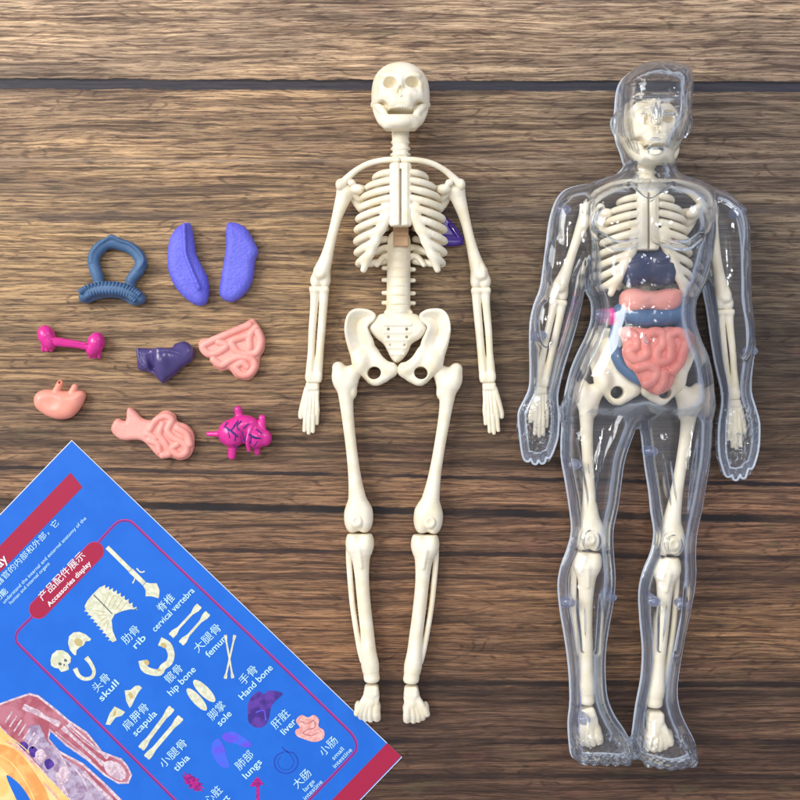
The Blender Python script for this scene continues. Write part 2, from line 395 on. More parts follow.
def sternum_mesh():
    F = Field(384,417,162,230,44,62,.5)
    F.rbox((389.5,163,47),(411.5,226,56),2.5); F.rbox((393,163,48),(399.0,226,57.8),1.8,k=3); F.rbox((402,163,48),(408,226,57.8),1.8,k=3); F.ell((HC,214,50),(15,12,6),k=3)
    F.rbox((399.5,169,50),(401.5,229,62),.3,op='s'); F.rbox((380,226,40),(420,240,70),.3,op='s')
    return F
def clavicle_mesh():
    F = Field(330,402,154,192,14,58,.6)
    F.chain([(397,161.5,46,3.4),(385,161.5,46,3),(370,163.8,43,2.9),(357,169.5,39,3),(347,177,35,3.6),(342,182,33,4.2)],k=1)
    F.ell((339.5,183,31),(4.6,6,7),k=2); return F
def scapula_mesh():
    F = Field(336,378,176,214,4,48,.65)
    F.pillow([(345,182),(358,182),(372,186),(368,200),(360,210),(351,200)],18,3.5,4)
    F.chain([(344,186,26,5),(352,189,26,5.5),(359,196,22,5)],k=3); F.ell((358,190,34),(7,5,6),k=3); F.ell((352,184,36),(4,3.5,4),k=2)
    return F
def humerus_mesh():
    F = Field(305,362,176,292,2,44,.62)
    F.ell((346.5,191,24),(9,9,9.5)); F.chain([(345.5,193,24,8.5),(341.5,204,23,6.9),(336.3,220,21,5.1),(331,240,19,4.9),(326,258,17,6.4),(321.5,271,16,8.6)],k=3)
    F.ell((315.8,280,15),(6,8,6.5),k=3); F.ell((325,279,15),(5.4,9,6.5),k=3); F.ell((320,275,22),(5,4,4),k=3)
    F.rbox((300,286.3,0),(345,300,40),.6,k=1,op='s'); F.ell((320,265,26),(3.5,6,3),k=2,op='s'); return F
def forearm_mesh():
    F = Field(300,334,282,388,2,30,.6)
    F.chain([(314.8,290,14,4.8),(314.2,305,13,4),(312,330,12,3.6),(311,352,11,3.5),(310,368,10,4.3),(309.3,377,9.5,4.2)],k=1)
    F.chain([(324,290,14,4.9),(323.4,305,13,4.3),(321.5,330,12,4),(319.6,352,11,4),(318,368,10,4.5),(317.3,377,9.5,4.2)],k=1)
    F.rbox((310,286.6,8),(328.6,292,19),2,k=3); F.rbox((306,373,5),(321,383,14),2.5,k=3)
    F.rbox((300,284,0),(340,286.7,30),.2,op='s'); return F
def hand_mesh():
    F = Field(295,324,378,440,0,18,.5)
    F.rbox((306,381.5,3),(319.5,391,12),3)
    F.chain([(307.5,389,8,3.2),(304,402,7,3.2),(301.2,413,6,2.9),(300.8,417,5.5,2.4)],k=1.2)
    for a,b,c,r in (((308.7,391),(306,412),(304.3,430.5),2.5),((311.6,391),(309.8,413),(308.7,433),2.6),((314.6,391),(313.8,413),(313,431.5),2.5),((317.3,391),(317.6,410),(317,423.5),2.35)):
        m = ((a[0]+b[0])/2, (a[1]+b[1])/2)
        F.chain([a+(8,r),m+(9,r*.82),b+(8.5,r*1.05),((b[0]+c[0])/2,(b[1]+c[1])/2,7,r*.85),c+(5,r*.8)],k=.7,n=2)
    for x in (310.2,313.2,316): F.cone((x,393,11.5),(x-1,414,10.5),.6,.6,op='s',k=.6)
    return F
HIP = [(346,320),(349.5,313),(355,309.5),(362,309),(370,310.5),(376,315),(374.5,321),(368.5,327),(370,333),(373.5,340),(376,349),(381,359),(387,363.5),(394,363),(396.4,370),(394.5,376),(386,381.5),(378,385.8),(371,384),(364,375.5),(356,366),(351,357),(347,345),(344.8,331)]
def hip_mesh():
    F = Field(340,400,303,392,0,46,.6)
    def zc(X,Y,d2):
        up = np.clip((352-Y)/20,0,1); dish = np.clip(-d2,0,14)
        return 20 + up*(9 - 1.0*dish) + (X-370)*-.12*up
    F.pillow(HIP, zc, 5.2, 4.6, n=4)
    F.ell((361,362,18),(9,12,12),k=5)
    F.chain([(374,352,20,4.5),(380,361,22,5),(389,369,22,6),(392.5,370,22,5.4)],k=4)
    F.chain([(366,372,16,6),(374,381,13,4.8),(384,377,17,5)],k=3)
    F.ell((374.2,373,20),(6.8,6.2,30),k=1.5,op='s',ang=-15)
    F.ell((357,372,12),(8,8,8),k=1,op='s')
    return F
def sacrum_mesh():
    F = Field(362,434,306,368,2,38,.55)
    P = [(380,314),(390,313),(406,313),(416,314),(421,318),(427,328),(421,338),(412,343.5),(408,352),(402,360),(396,363),(391,358),(387,350),(383,343.5),(376,338),(368.5,328),(374,319)]
    F.pillow(P, lambda X,Y,d: 22-np.clip(Y-330,0,40)*.22, 8, 6)
    F.ell((397.5,312,19),(11.5,5,11),k=2)
    for y, w in ((325,13),(332.5,12.5),(340,11),(347.5,8),(354,6)): F.cone((397.5-w,y,30-(y-325)*.22),(397.5+w,y,30-(y-325)*.22),1.3,1.3,k=1.5)
    for x,y in ((388.6,329.5),(406.8,329.5),(388.6,337.3),(406.8,337.3),(390.2,345.2),(404.6,345.2)): F.ell((x,y,29),(1.5,1.5,6),k=.5,op='s')
    return F
def lumbar_mesh():
    F = Field(378,420,226,320,2,34,.6)
    F.cone((399,240,16),(398.2,316,17),11.6,12.2,zs=1.0)
    for y in (252,261,270,279,288,297,306): F.chain([(385,y,20,1.0),(390,y-.6,25.3,.6),(398.6,y-.9,28.3,.6),(407,y-.6,25.3,.6),(412,y,20,1.0)],op='s',k=1.0,n=2)
    for i,y in enumerate((267,278,291,301)): F.cone((383.5,y+(1 if i else 0),15),(414,y+1.5,15),2.2,2.2,k=1)
    for y in (247,256): F.cone((386,y,15),(412,y,15),2.6,2.6,k=2)
    F.rbox((384,310,10),(413,317.5,24),2.5,k=3)
    return F
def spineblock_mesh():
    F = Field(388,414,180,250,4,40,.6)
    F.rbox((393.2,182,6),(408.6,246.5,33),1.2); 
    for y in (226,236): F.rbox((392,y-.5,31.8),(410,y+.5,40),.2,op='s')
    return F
def femur_mesh():
    F = Field(326,380,354,536,0,34,.7)
    F.ell((339.5,376,15),(7.8,13,10)); F.ell((354.5,371.5,15),(8.2,7.2,8.5),k=4); F.ell((347,380,14),(11.5,12.5,10),k=5); F.ell((338,367,15),(5.5,5.2,7),k=3)
    F.chain([(345.5,386,14,9.2),(346.3,402,13.5,7),(348,420,13.5,6),(351.5,450,13.5,5.6),(354.5,476,13.5,6.4),(357,497,13.5,8.8),(358.5,510,13.5,12)],k=4)
    F.ell((352.5,518,13),(8.6,15.5,12),k=5); F.ell((364.5,518,13),(8.6,15.5,12),k=5)
    F.ell((353.5,392,14),(3.5,6,6),k=3)
    F.rbox((320,532.6,-5),(400,560,50),.4,k=1.2,op='s'); return F
def kneecap_mesh():
    F = Field(345,369,508,532,16,32,.45)
    F.ell((357,520,23.5),(6.6,7,4.6)); F.ell((357,519.5,28.3),(3.6,3.8,2),op='s',k=1); return F
def tibia_mesh():
    F = Field(340,386,532,690,0,34,.7)
    F.ell((353.5,543,13.5),(8,13,11)); F.ell((366,543,13.5),(8,13,11),k=5)
    F.chain([(359.8,548,13.5,11.5),(361,562,13,8.6),(362,580,12.5,7),(364,605,12,6.7),(367,632,12,6.8),(368.6,652,12,7.6),(370,666,12,9),(371.6,677,12,7.2)],k=4)
    F.ell((371.6,679,12),(7.6,6,8),k=3); F.chain([(359,548,24,1.6),(361.5,566,21,1.2)],k=2.5)
    F.rbox((330,520,-5),(400,533.9,50),.4,k=1.2,op='s'); F.rbox((330,682.8,-5),(400,700,50),.4,k=1.2,op='s'); return F
def fibula_mesh():
    F = Field(340,370,543,668,0,22,.55)
    F.chain([(349,550,10,3.4),(348.7,560,10,3),(350,580,10,2.9),(352.2,605,10,2.8),(356.2,632,10,2.8),(360.2,652,10,3.2),(362.8,662,10,3.2)],k=1); return F
def foot_mesh():
    F = Field(348,386,680,730,0,28,.5)
    F.rbox((364.4,684.4,3),(378.6,695,18),3.5); F.ell((371,699,10),(8,10,7.5),k=5)
    for i,(x0,x1,y1,r) in enumerate(((366,356.8,713.5,2.9),(368,360.5,718,3),(370.3,365,719.8,3.1),(372.6,370,720.6,3.2),(376,376.3,719.3,4))):
        F.chain([(x0,696,13,3.4),((x0+x1)/2-.6,704,13,3.0),(x1-.3,713,10,r+.2),(x1,y1,6,r)],k=.9)
    F.ell((358,708,8),(4,7,6),k=2); F.ell((376,707,8),(4.4,6,7),k=2)
    return F

ZB = 24
J = {}
def reg(key, F, org, mirror_too=False, end=None, mat=None):
    me = build(key, F, mat or M_bone, org, ZB); J[key] = (me, org, end)
    if mirror_too: J[key+'_m'] = (mirror_mesh(me, key), org, end)
reg('skull', skull_mesh(), (HC,130)); reg('jaw', jaw_mesh(), (HC,130)); reg('neck', neck_mesh(), (HC,165))
reg('ribs', ribs_mesh(), (HC,165)); reg('sternum', sternum_mesh(), (HC,165))
reg('clavicle', clavicle_mesh(), (HC,165), True); reg('scapula', scapula_mesh(), (HC,165), True)
reg('humerus', humerus_mesh(), (345,188), True, (320,286)); reg('forearm', forearm_mesh(), (319,287), True, (313,383))
reg('hand', hand_mesh(), (313,384), True, (309,434))
reg('hip', hip_mesh(), (397.6,340), True); reg('sacrum', sacrum_mesh(), (397.6,340)); reg('lumbar', lumbar_mesh(), (397.6,340)); reg('block', spineblock_mesh(), (HC,165), mat=M_bone_shade)
reg('femur', femur_mesh(), (346,370), True, (358.5,533)); reg('kneecap', kneecap_mesh(), (346,370), True, (358.5,533))
reg('tibia', tibia_mesh(), (359.5,535), True, (371.7,684)); reg('fibula', fibula_mesh(), (359.5,535), True, (371.7,684))
reg('foot', foot_mesh(), (371.7,684.5), True, (366,722))

def skeleton(name, P, zc, lift, label, group=None):
    base = world(P['chest'][0], P['pelvis'][1], 0)
    root = tag(empty(name, (base[0], base[1], 0)), label, 'skeleton model', group)
    KZ = dict(skull=40,jaw=40,neck=34,ribs=42,sternum=54,clavicle=40,scapula=30,block=30,lumbar=24,hip=22,sacrum=24,humerus=20,forearm=13,hand=8,femur=15,kneecap=15,tibia=15,fibula=15,foot=10)
    def add(nm, key, start, end=None, rot=0.0, parent=root, dz=0.0, size=1.0):
        me, org, e0 = J[key]; zc = KZ[key.replace('_m','')]+lift; kz = (1-zc/H)/(1-ZB/H); w = world(start[0], start[1], zc); sc = size
        if end is not None:
            mr = -1 if key.endswith('_m') else 1
            a0 = math.atan2(-(e0[1]-org[1]), mr*(e0[0]-org[0])); a1 = math.atan2(-(end[1]-start[1]), end[0]-start[0])
            rot = a1-a0; sc = size*math.dist(start, end)/math.dist(org, e0)
        o = bpy.data.objects.new(nm, me); C.objects.link(o); o.parent = root
        o.location = (w[0]-root.location[0], w[1]-root.location[1], (lift+dz)*S); o.rotation_euler = (0,0,rot); s2 = sc*kz; o.scale = (s2,s2,sc)
        if parent is not root:
            bpy.context.view_layer.update(); m = o.matrix_basis.copy(); o.parent = parent; o.matrix_basis = parent.matrix_basis.inverted() @ m
        return o
    hr = P.get('headrot', 0)
    sk = add('skull','skull',P['head'],rot=hr, size=P.get('hs',1)); add('jaw','jaw',P['head'],rot=hr,parent=sk, size=P.get('hs',1))
    add('neck','neck',P['chest']); ch = add('rib_cage','ribs',P['chest'])
    add('sternum','sternum',P['chest'],parent=ch)
    for s in ('','_m'):
        add('collarbone','clavicle'+s,P['chest']); add('shoulder_blade','scapula'+s,P['chest'])
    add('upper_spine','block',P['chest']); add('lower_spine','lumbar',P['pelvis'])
    add('sacrum','sacrum',P['pelvis'])
    for s in ('','_m'): add('hip_bone','hip'+s,P['pelvis'])
    for s, k in (('','L'),('_m','R')):
        p = P['arm'+k]
        add('upper_arm_bone','humerus'+s,p[0],p[1]); add('forearm_bones','forearm'+s,p[2],p[3]); add('hand','hand'+s,p[4],p[5])
        p = P['leg'+k]
        fe = add('thigh_bone','femur'+s,p[0],p[1]); add('kneecap','kneecap'+s,p[0],p[1],parent=fe)
        add('shin_bone','tibia'+s,p[2],p[3]); add('calf_bone','fibula'+s,p[2],p[3]); add('foot','foot'+s,p[4],p[5])
    return root
P1 = dict(head=(HC,130), chest=(HC,165), pelvis=(397.6,340),
    armL=((345,188),(320,286),(319,287),(313,383),(312.7,384),(308.8,434)), armR=((456.5,188),(481,287),(481.2,288),(488.3,383),(488.8,384),(494,434)),
    legL=((346,370),(358.5,533),(359.5,535),(371.7,684),(371.7,684.5),(366.5,722)), legR=((448.5,371),(427.5,534),(425.5,536),(411,685),(411,685.5),(417.5,723)))
skeleton('skeleton_model', P1, ZB, 1.0, 'bare cream plastic skeleton lying on the wood between the loose organs and the clear body', 'plastic skeletons')
P2 = dict(head=(655,164), hs=.97, headrot=0.05, chest=(648,189), pelvis=(640.5,359.5),
    armL=((587,208),(559,299),(558,300),(541,387),(541,388),(540,437)), armR=((709,214),(725,309),(725,310),(734,400),(734,401),(737,449)),
    legL=((589,388),(589,551),(588,553.5),(586.5,706),(586,706.5),(590,747)), legR=((690,391),(669,556),(667,559),(655,709),(655,710),(659,752)))
skeleton('skeleton_model', P2, 30, 7.0, 'cream plastic skeleton enclosed inside the clear plastic human body', 'plastic skeletons')
# ------------------------------------------------------------ loose organs on the wood
def thing(name, F, mat, c, zc, lift, label, cat, group=None, mir=False):
    me = build(name, F, mat, c, zc); w = world(c[0], c[1], zc)
    o = link(name, me, None, (w[0], w[1], lift*S)); return tag(o, label, cat, group)
def part(name, F, mat, c, zc, parent, lift=0.0):
    me = build(name, F, mat, c, zc); w = world(c[0], c[1], zc); return link(name, me, parent, (w[0], w[1], parent.location[2]))
LO = 'loose organ pieces laid out beside the skeleton'
# large intestine frame
def big_gut():
    F = Field(78,156,232,312,0,20,.5)
    F.chain([(99,284,6,5.4),(97,275,7,5.8),(94,266,7,6),(94,257,7,6.2),(98.5,249,7,6.4),(106,244,7,6),(113,242.5,7,6.4),(122,245,7,6),(131,248.5,7,6),(137.5,254.5,7,6),(141,262,7,6),(139,269,7,5.8),(134.5,275,7,5.6),(131,280,7,5.4),(130,285,6,5.4)],zs=1.0,n=4)
    F.chain([(92,262,12,1.2),(93,254,13,1.4),(99,246,13.5,1.4),(106,241,13.5,1.4),(113,237.5,13,2.2),(122,241.5,13.5,1.4),(132,245,13.5,1.4),(140,252,13.5,1.4),(144.5,261,13,1.6),(139,270,12,1.2)],k=2.5)
    top = spline([(85,297,8,6),(90,292,8.5,7),(100,289.5,9,7.4),(112,289,9,7.6),(124,290.5,9,7.4),(134,294.5,8.5,7),(140,298.5,8,6)],4)
    F.chain(top,zs=1.2,n=1,k=1)
    F.chain([(88,300,6,3),(98,296,6,3),(112,294.5,6,3),(124,297,6,3),(133,301.5,6,3.6),(139,301,6,3.4)],k=2)
    # haustra ribs
    q = spline([(83,295),(89,290.5),(100,287.5),(112,287),(124,288.5),(134,292.5),(141,297.5)],7)
    for i in range(1,len(q)-1,2):
        d = q[i+1]-q[i-1]; n = np.array([-d[1],d[0]])/np.hypot(*d); p = q[i]+n*2; an = math.degrees(math.atan2(d[1],d[0]))
        F.ell(tuple(p-n*4)+(15.6,),(1.5,3.2,3.2),k=.5,ang=an); F.ell(tuple(p+n*3.4)+(15.2,),(1.5,3.2,3.4),k=.5,ang=an)
    return F
thing('large_intestine_piece', big_gut(), M_bluegrey, (115,270), 8, .2, 'blue-grey ring shaped large intestine piece with a ridged lower band, above the pink dumbbell piece', 'organ model', LO)
def lung_l():
    F = Field(160,218,218,310,0,24,.6)
    F.pillow([(183,224),(190,223),(193,232),(195,245),(197,256),(203,268),(208,279),(209,294),(206,304),(199,306),(190,302),(181,294),(173,283),(168,268),(168,252),(170,239),(176,229)],8,9.5,11)
    F.chain([(186,226,18,1.4),(187,243,19.5,1.4),(188,256,20,1.4),(194,272,20,1.4),(201,289,19,1.4)],k=5)
    return F
def lung_r():
    F = Field(212,262,218,308,0,22,.6)
    F.pillow([(228,223),(236,223),(245,227),(251,235),(255,243),(258.5,252),(255,262),(254,275),(250,287),(243,296),(233,302),(224,300),(219.5,293),(221,278),(224,262),(226,246),(226,232)],7.5,8.5,8); return F
thing('lung_piece', lung_l(), M_violet, (188,264), 8, .2, 'curved violet-blue lung piece with a sharp ridge, left one of the pair', 'organ model', LO)
thing('lung_piece', lung_r(), M_violet, (238,262), 8, .2, 'broad flat violet-blue lung piece with pebbled skin, right one of the pair', 'organ model', LO)
# kidneys joined by a rod
kr = empty('kidney_pair_piece', world(70,343,7)[:2]+(.2*S,)); tag(kr, 'magenta dumbbell shaped kidney pair joined by a rod', 'organ model', LO)
def kid(cx, cy, s):
    F = Field(cx-14,cx+14,cy-17,cy+19,0,24,.45)
    F.ell((cx-1*s,cy-3,10),(8.4,10.8,9.5),ang=-18*s if s>0 else 12); F.ell((cx+3*s,cy+4,10),(6,7,8),k=3)
    for dx in (-5,-1,3.5): F.chain([(cx+dx,cy+6,8,2.1),(cx+dx-.5,cy+11,7,1.9)],k=1.2)
    for i in range(16):
        a = i*2.4; r = 3+i*.35; F.ell((cx+r*math.cos(a)*.8, cy-3+r*math.sin(a), 17.5-r*.6),(1.3,1.3,1.3),k=1.2,op='s' if i%2 else 'u')
    return F
part('kidney', kid(48.5,339,1), M_mag, (70,343), 7, kr); part('kidney', kid(96,346,-1), M_mag, (70,343), 7, kr)
F = Field(48,94,330,356,2,22,.45); F.chain([(52,341,11,4.4),(58,342,11.5,4.6),(76,344.2,11.5,3.9),(90,347,11,3.7)],n=4); F.chain([(55,339.6,16,.8),(88,344.2,15,.8)],k=1.2,n=1)
part('connecting_rod', F, M_mag, (70,343), 7, kr)
# liver
def liver():
    F = Field(132,200,336,390,0,30,.55)
    F.pillow([(136.5,347),(146,347.5),(158,349),(168,349),(175,344),(184,341),(191,345),(194.5,352),(192,360),(184,366),(176,374),(168,379.5),(164,384),(160,381),(155,375),(147,372),(138.5,370),(137,358)],lambda X,Y,d:8+0*X,8.5,7,n=2)
    F.ell((163,361,10),(9,17,14),k=7,ang=-6); F.ell((176,356,10),(15,10,9),k=5); F.rbox((130,330,0),(174,347.6,40),1.5,k=2,op='s')
    F.chain([(151,350,20,2),(152.5,360,17,3),(155,368,14,3.5)],op='s',k=4)
    F.chain([(139,349,16,1),(141,360,16.5,1),(147,368,15.5,1)],k=2)
    F.chain([(160,350,20,1),(176,352,19.5,.8),(186,357,16,.8)],k=3)
    return F
thing('liver_piece', liver(), M_liver, (165,362), 9, .2, 'glossy dark purple liver piece with a fold, left of the coiled pink piece', 'organ model', LO)
def coils(F, paths, r, z, k=1.2):
    for p in paths: F.chain([(x,y,z,r) for x,y in p],k=k,n=4)
def intest_a():      # coiled piece at the upper right of the group
    F = Field(192,272,312,388,0,22,.5)
    P = [(252,318.5),(257,323),(262,331),(265,340),(264,350),(260,357),(259,366),(256,373),(250,379.5),(243,380),(235,377),(229,370),(221,371),(213,366),(210,359),(202,354),(198,346),(201,339),(213,337),(226,331),(240,325)]
    F.pillow(P,5,5.5,5)
    coils(F,[[(250,325),(238,330),(224,336),(210,342),(203,347),(209,354),(219,352),(227,346),(219,342)],[(258,332),(261,342),(257,352),(249,354),(238,352),(232,342),(241,338),(248,336)],[(214,360),(222,365),(231,360),(240,357),(251,359),(255,366),(249,374),(241,374),(236,367),(243,363),(248,367)],[(256,328),(250,336),(250,348)]],3.9,9.6,.5)
    return F
thing('small_intestine_piece', intest_a(), M_pink, (232,350), 8, .2, 'pale pink coiled intestine piece with a pointed top right corner, beside the dark liver', 'organ model', LO)
def stomach():
    F = Field(28,94,372,428,0,22,.5)
    F.pillow([(34,398),(38,392),(46,389.5),(56,390),(66,391),(74,391),(81,390.5),(85.5,394),(84,401),(79,410),(71,417.5),(60,419.5),(49,417),(40,411.5),(35,406)],7,8.5,10)
    F.chain([(57,391,9,4),(61,383,10,3.2)],k=1.5,n=1); F.chain([(72.5,393,9,4),(75.5,387,10,3.2)],k=1.5,n=1)
    F.ell((60.8,382.6,10),(1.5,1.5,5),op='s',k=.6); F.ell((52,402,20),(10,8,5),op='s',k=4); return F
thing('stomach_piece', stomach(), M_peach, (60,402), 8, .2, 'smooth peach stomach piece with two short tubes on top', 'organ model', LO)
def intest_b():
    F = Field(104,200,402,466,0,22,.5)
    P = [(116,418.5),(125,421),(126.5,410),(130,407.5),(136,412),(142,418),(150,420),(155,417),(161,411.5),(168,410.5),(175,415),(177,421),(187,425),(193.5,434),(193.5,448),(189,457),(180,460.5),(171,458),(160,458),(153,452),(146,444),(138,440),(121,440),(110.5,430)]
    F.pillow(P,5,5.2,4.5,n=3)
    coils(F,[[(150,430),(156,421),(165,416),(172,420),(168,430),(174,438),(184,443),(187,451),(180,455),(172,449),(178,444)],[(163,424),(160,434),(166,444),(170,453),(163,455)],[(150,440),(158,444),(160,451)],[(178,428),(187,434),(190,444)],[(148,434),(156,438)]],3.7,9.3,.5)
    F.chain([(125,431,13,1.2),(143,432,13,1.2)],op='s',k=2,n=1); F.chain([(122,437,12,1),(140,436,13,1)],op='s',k=1.5,n=1)
    F.chain([(131,414,12,1),(134,424,13,1)],op='s',k=2,n=1)
    return F
thing('intestine_piece', intest_b(), M_pink, (152,434), 8, .2, 'pink coiled intestine piece with a forked flat tail, above the leaflet', 'organ model', LO)
# heart
hr = empty('heart_piece', world(240,433,10)[:2]+(.2*S,)); tag(hr, 'bright magenta heart piece with stubby vessels and dark blue veins', 'organ model', LO)
def heart():
    F = Field(204,278,400,468,0,32,.5)
    F.ell((233,433,13),(14.5,14,12.5)); F.ell((256,437,12),(12,11.5,11),k=5); F.ell((245,424,13),(14,9,10),k=5); F.ell((266,438,11),(6,8,8),k=3)
    F.chain([(240,420,12,4.2),(238.6,409.5,13,3.9)],k=2,n=1); F.chain([(262,428,12,4.2),(262.5,418,13,3.5)],k=2,n=1)
    F.chain([(221,434,10,3),(208.5,434,8.5,2.4)],k=1.5,n=1); F.chain([(233,444,10,4.6),(231.5,456,7,4)],k=2,n=1); F.chain([(257,446,9,3.6),(257,452.5,8,3)],k=2,n=1)
    F.chain([(252,428,20,2),(249,440,22,2),(250,450,17,2)],k=2)
    return F
part('heart_body', heart(), M_mag, (240,433), 10, hr)
M_vein = plastic('vein_paint', srgb(52,30,120), .35, .05)
F = Field(218,270,414,454,14,32,.4)
for a in ([(228,427,23.5,.9),(234,431,25.6,1),(240,436,25.4,.8)],[(230,428,24.5,.6),(232,437,25.7,.5)],[(236,426,24.5,.6),(233,431,25.4,.7)],[(236,426,24.4,.6),(240,420,22,.5)],[(244,431,24.2,.6),(247,441,23.2,.6)],[(251,434,23.2,1),(256,437,23.4,1.1),(262,438,21.6,.7)],[(250,424,22.4,.7),(245,428,23.6,.5)],[(253,436,23,.5),(252,443,21.8,.5)],[(238,434,25.5,.5),(237,441,24,.5)],[(224,431,21.6,.6),(228,435,23.8,.7),(227,441,21.5,.5)],[(229,422,22.4,.6),(226,427,22.6,.6)],[(243,421,22.6,.7),(239,425,24.2,.7),(241,430,24.8,.6)],[(258,429,21.2,.7),(263,433,20.5,.6)],[(247,436,23.8,.6),(243,442,22.4,.6)],[(259,441,21.8,.6),(255,446,19.6,.5)],[(235,445,21,.5),(240,448,19,.5)]): F.chain(a,n=3,k=.5)
part('veins', F, M_vein, (240,433), 10, hr)
# translucent violet stand foot behind the ribs
F = Field(436,468,212,252,0,16,.5); F.pillow([(440,216),(451,221),(457,228),(461,234),(463.5,245),(446,246.5),(440,244)],6,5.5,3,n=2); F.chain([(450,226,12,1.2),(458,238,12,1.2)],k=1.5,n=1); F.chain([(446,238,11,1.3),(462,239,11,1.3)],k=1.5,n=1)
t = NT('violet_clear_plastic'); p = t.n('ShaderNodeBsdfPrincipled', {'Base Color': srgb(98,50,200), 'Roughness': .12, 'Transmission Weight': .45, 'Coat Weight': .6, 'IOR': 1.45}); M_vclear = t.done(p.outputs[0])
thing('display_stand_piece', F, M_vclear, (452,232), 6, .2, 'small glossy violet plastic piece sticking out behind the bare rib cage', 'plastic piece')

# ------------------------------------------------------------ organs inside the clear body
LI = 'organ pieces inside the clear body'
F = Field(610,690,240,296,14,66,.7)
F.pillow([(621,258),(632,250),(645,252),(655,248),(668,251),(677,259),(679,273),(670,284),(658,287),(646,283),(634,288),(622,284),(618,270)],38,14,10)
F.ell((633,268,48),(11,13,6),k=3,ang=20); F.ell((660,266,48),(13,11,6),k=3,ang=-15); F.chain([(624,264,53,1.4),(640,261,54,1.4),(656,265,54,1.4),(674,262,52,1.4)],op='s',k=2); F.chain([(646,250,53,1.2),(648,266,54,1.2),(645,288,52,1.2)],op='s',k=2)
thing('liver_piece', F, M_navy, (648,270), 40, 7, 'dark navy organ block under the ribs inside the clear body', 'organ model', LI)
F = Field(612,686,282,322,20,66,.6); F.pillow([(620,293),(632,289),(650,292),(666,289),(678,291),(680,301),(673,311),(660,315),(645,312),(626,315),(618,305)],40,11,8); F.ell((634,302,49),(12,8,4),k=4,ang=8); F.ell((662,301,49),(13,8,4),k=4,ang=-10)
thing('stomach_piece', F, M_pink, (648,301), 40, 7, 'rounded pink stomach block above the blue band inside the clear body', 'organ model', LI)
F = Field(606,692,302,392,12,66,.6)
F.chain([(621,312,36,9),(636,317,41,9.5),(650,318,42,9.5),(664,317,41,9.5),(678,313,36,9)],zs=1.1); F.chain([(621,318,34,7),(616,335,30,6.5),(617,352,30,6.5),(622,365,32,6.5),(632,374,34,6.5),(641,380,35,6)],k=3)
F.chain([(678,318,34,6),(683,335,28,5)],k=3)
thing('large_intestine_piece', F, M_bluegrey, (648,330), 40, 7, 'slate blue intestine band across the belly inside the clear body', 'organ model', LI)
def belly():
    F = Field(604,702,320,402,26,68,.6)
    P = [(617,330),(630,327),(650,329),(670,327),(682,331),(688,340),(687,352),(681,362),(675,373),(671,386),(661,394),(649,393),(640,384),(634,373),(626,366),(621,353),(622,343)]
    F.pillow(P,43,7.5,8)
    coils(F,[[(623,333),(632,337),(634,346),(627,352),(634,360),(644,354),(642,343),(648,334),(658,334),(660,344),(654,352),(656,362),(666,360),(668,348),(666,337),(676,333),(683,341),(680,352),(677,362),(670,371)],[(636,368),(646,366),(654,372),(650,381),(644,384)],[(662,374),(660,384),(655,390)]],5.4,49,.6)
    return F
thing('small_intestine_piece', belly(), M_coral, (652,360), 46, 7, 'coral pink coiled intestine over the hip bones inside the clear body', 'organ model', LI)
F = Field(600,626,302,332,14,56,.6); F.ell((611,317,34),(7,9,8)); F.chain([(606,322,32,3),(604,312,34,3)],k=2)
thing('kidney_piece', F, M_mag, (612,317), 34, 7, 'magenta kidney piece at the left end of the blue band inside the clear body', 'organ model', LI)
F = Field(608,632,268,310,14,56,.6); F.chain([(624,262,32,4.5),(617,280,32,5),(613,300,32,4.5)])
# ------------------------------------------------------------ printed leaflet
A = np.array([72.,440.]); e1 = np.array([.7213,.6926]); e2 = np.array([-.6950,.7190])
lw = world(72,440)
leaf = tag(empty('leaflet', (lw[0],lw[1],0)), 'blue printed leaflet with bone and organ pictures, lying askew at the lower left', 'leaflet')
I_blue = ink('blue_paper', srgb(26,102,206), .3, col2=srgb(30,107,211), scale=.02)
I_edge = ink('white_paper', srgb(225,228,235), .6)
I_red = ink('crimson_ink', srgb(166,30,68)); I_line = ink('purple_ink', srgb(122,44,132)); I_pinkline = ink('rose_ink', srgb(188,60,130))
I_white = ink('white_ink', srgb(236,238,240)); I_cap = ink('pale_cyan_ink', srgb(190,232,240)); I_bone = ink('bone_ink', srgb(226,226,204), col2=srgb(206,206,176), scale=.25)
I_dark = ink('grey_ink', srgb(96,104,110)); I_shade = ink('ochre_ink', srgb(196,176,118)); I_liver = ink('plum_ink', srgb(64,42,130), col2=srgb(96,60,160), scale=.1)
I_skinpink = ink('pink_ink', srgb(236,186,178), col2=srgb(222,150,146), scale=.3); I_navy = ink('navy_ink', srgb(36,70,176)); I_vio = ink('violet_ink', srgb(100,80,220), col2=srgb(70,104,232), scale=.08)
I_mag = ink('magenta_ink', srgb(196,30,136), col2=srgb(120,24,120), scale=.4)
I_flesh = ink('rose_flesh_ink', srgb(168,84,100), col2=srgb(190,120,134), scale=.06); I_pale = ink('pale_rose_ink', srgb(226,206,214), col2=srgb(190,160,176), scale=.3)
I_gold = ink('amber_ink', srgb(240,196,118), col2=srgb(248,216,150), scale=.04); I_orange = ink('orange_ink', srgb(228,156,86), col2=srgb(238,186,112), scale=.05)
I_cloud = ink('mauve_ink', srgb(150,122,152), col2=srgb(186,172,196), scale=.12)
ZP = 1.3
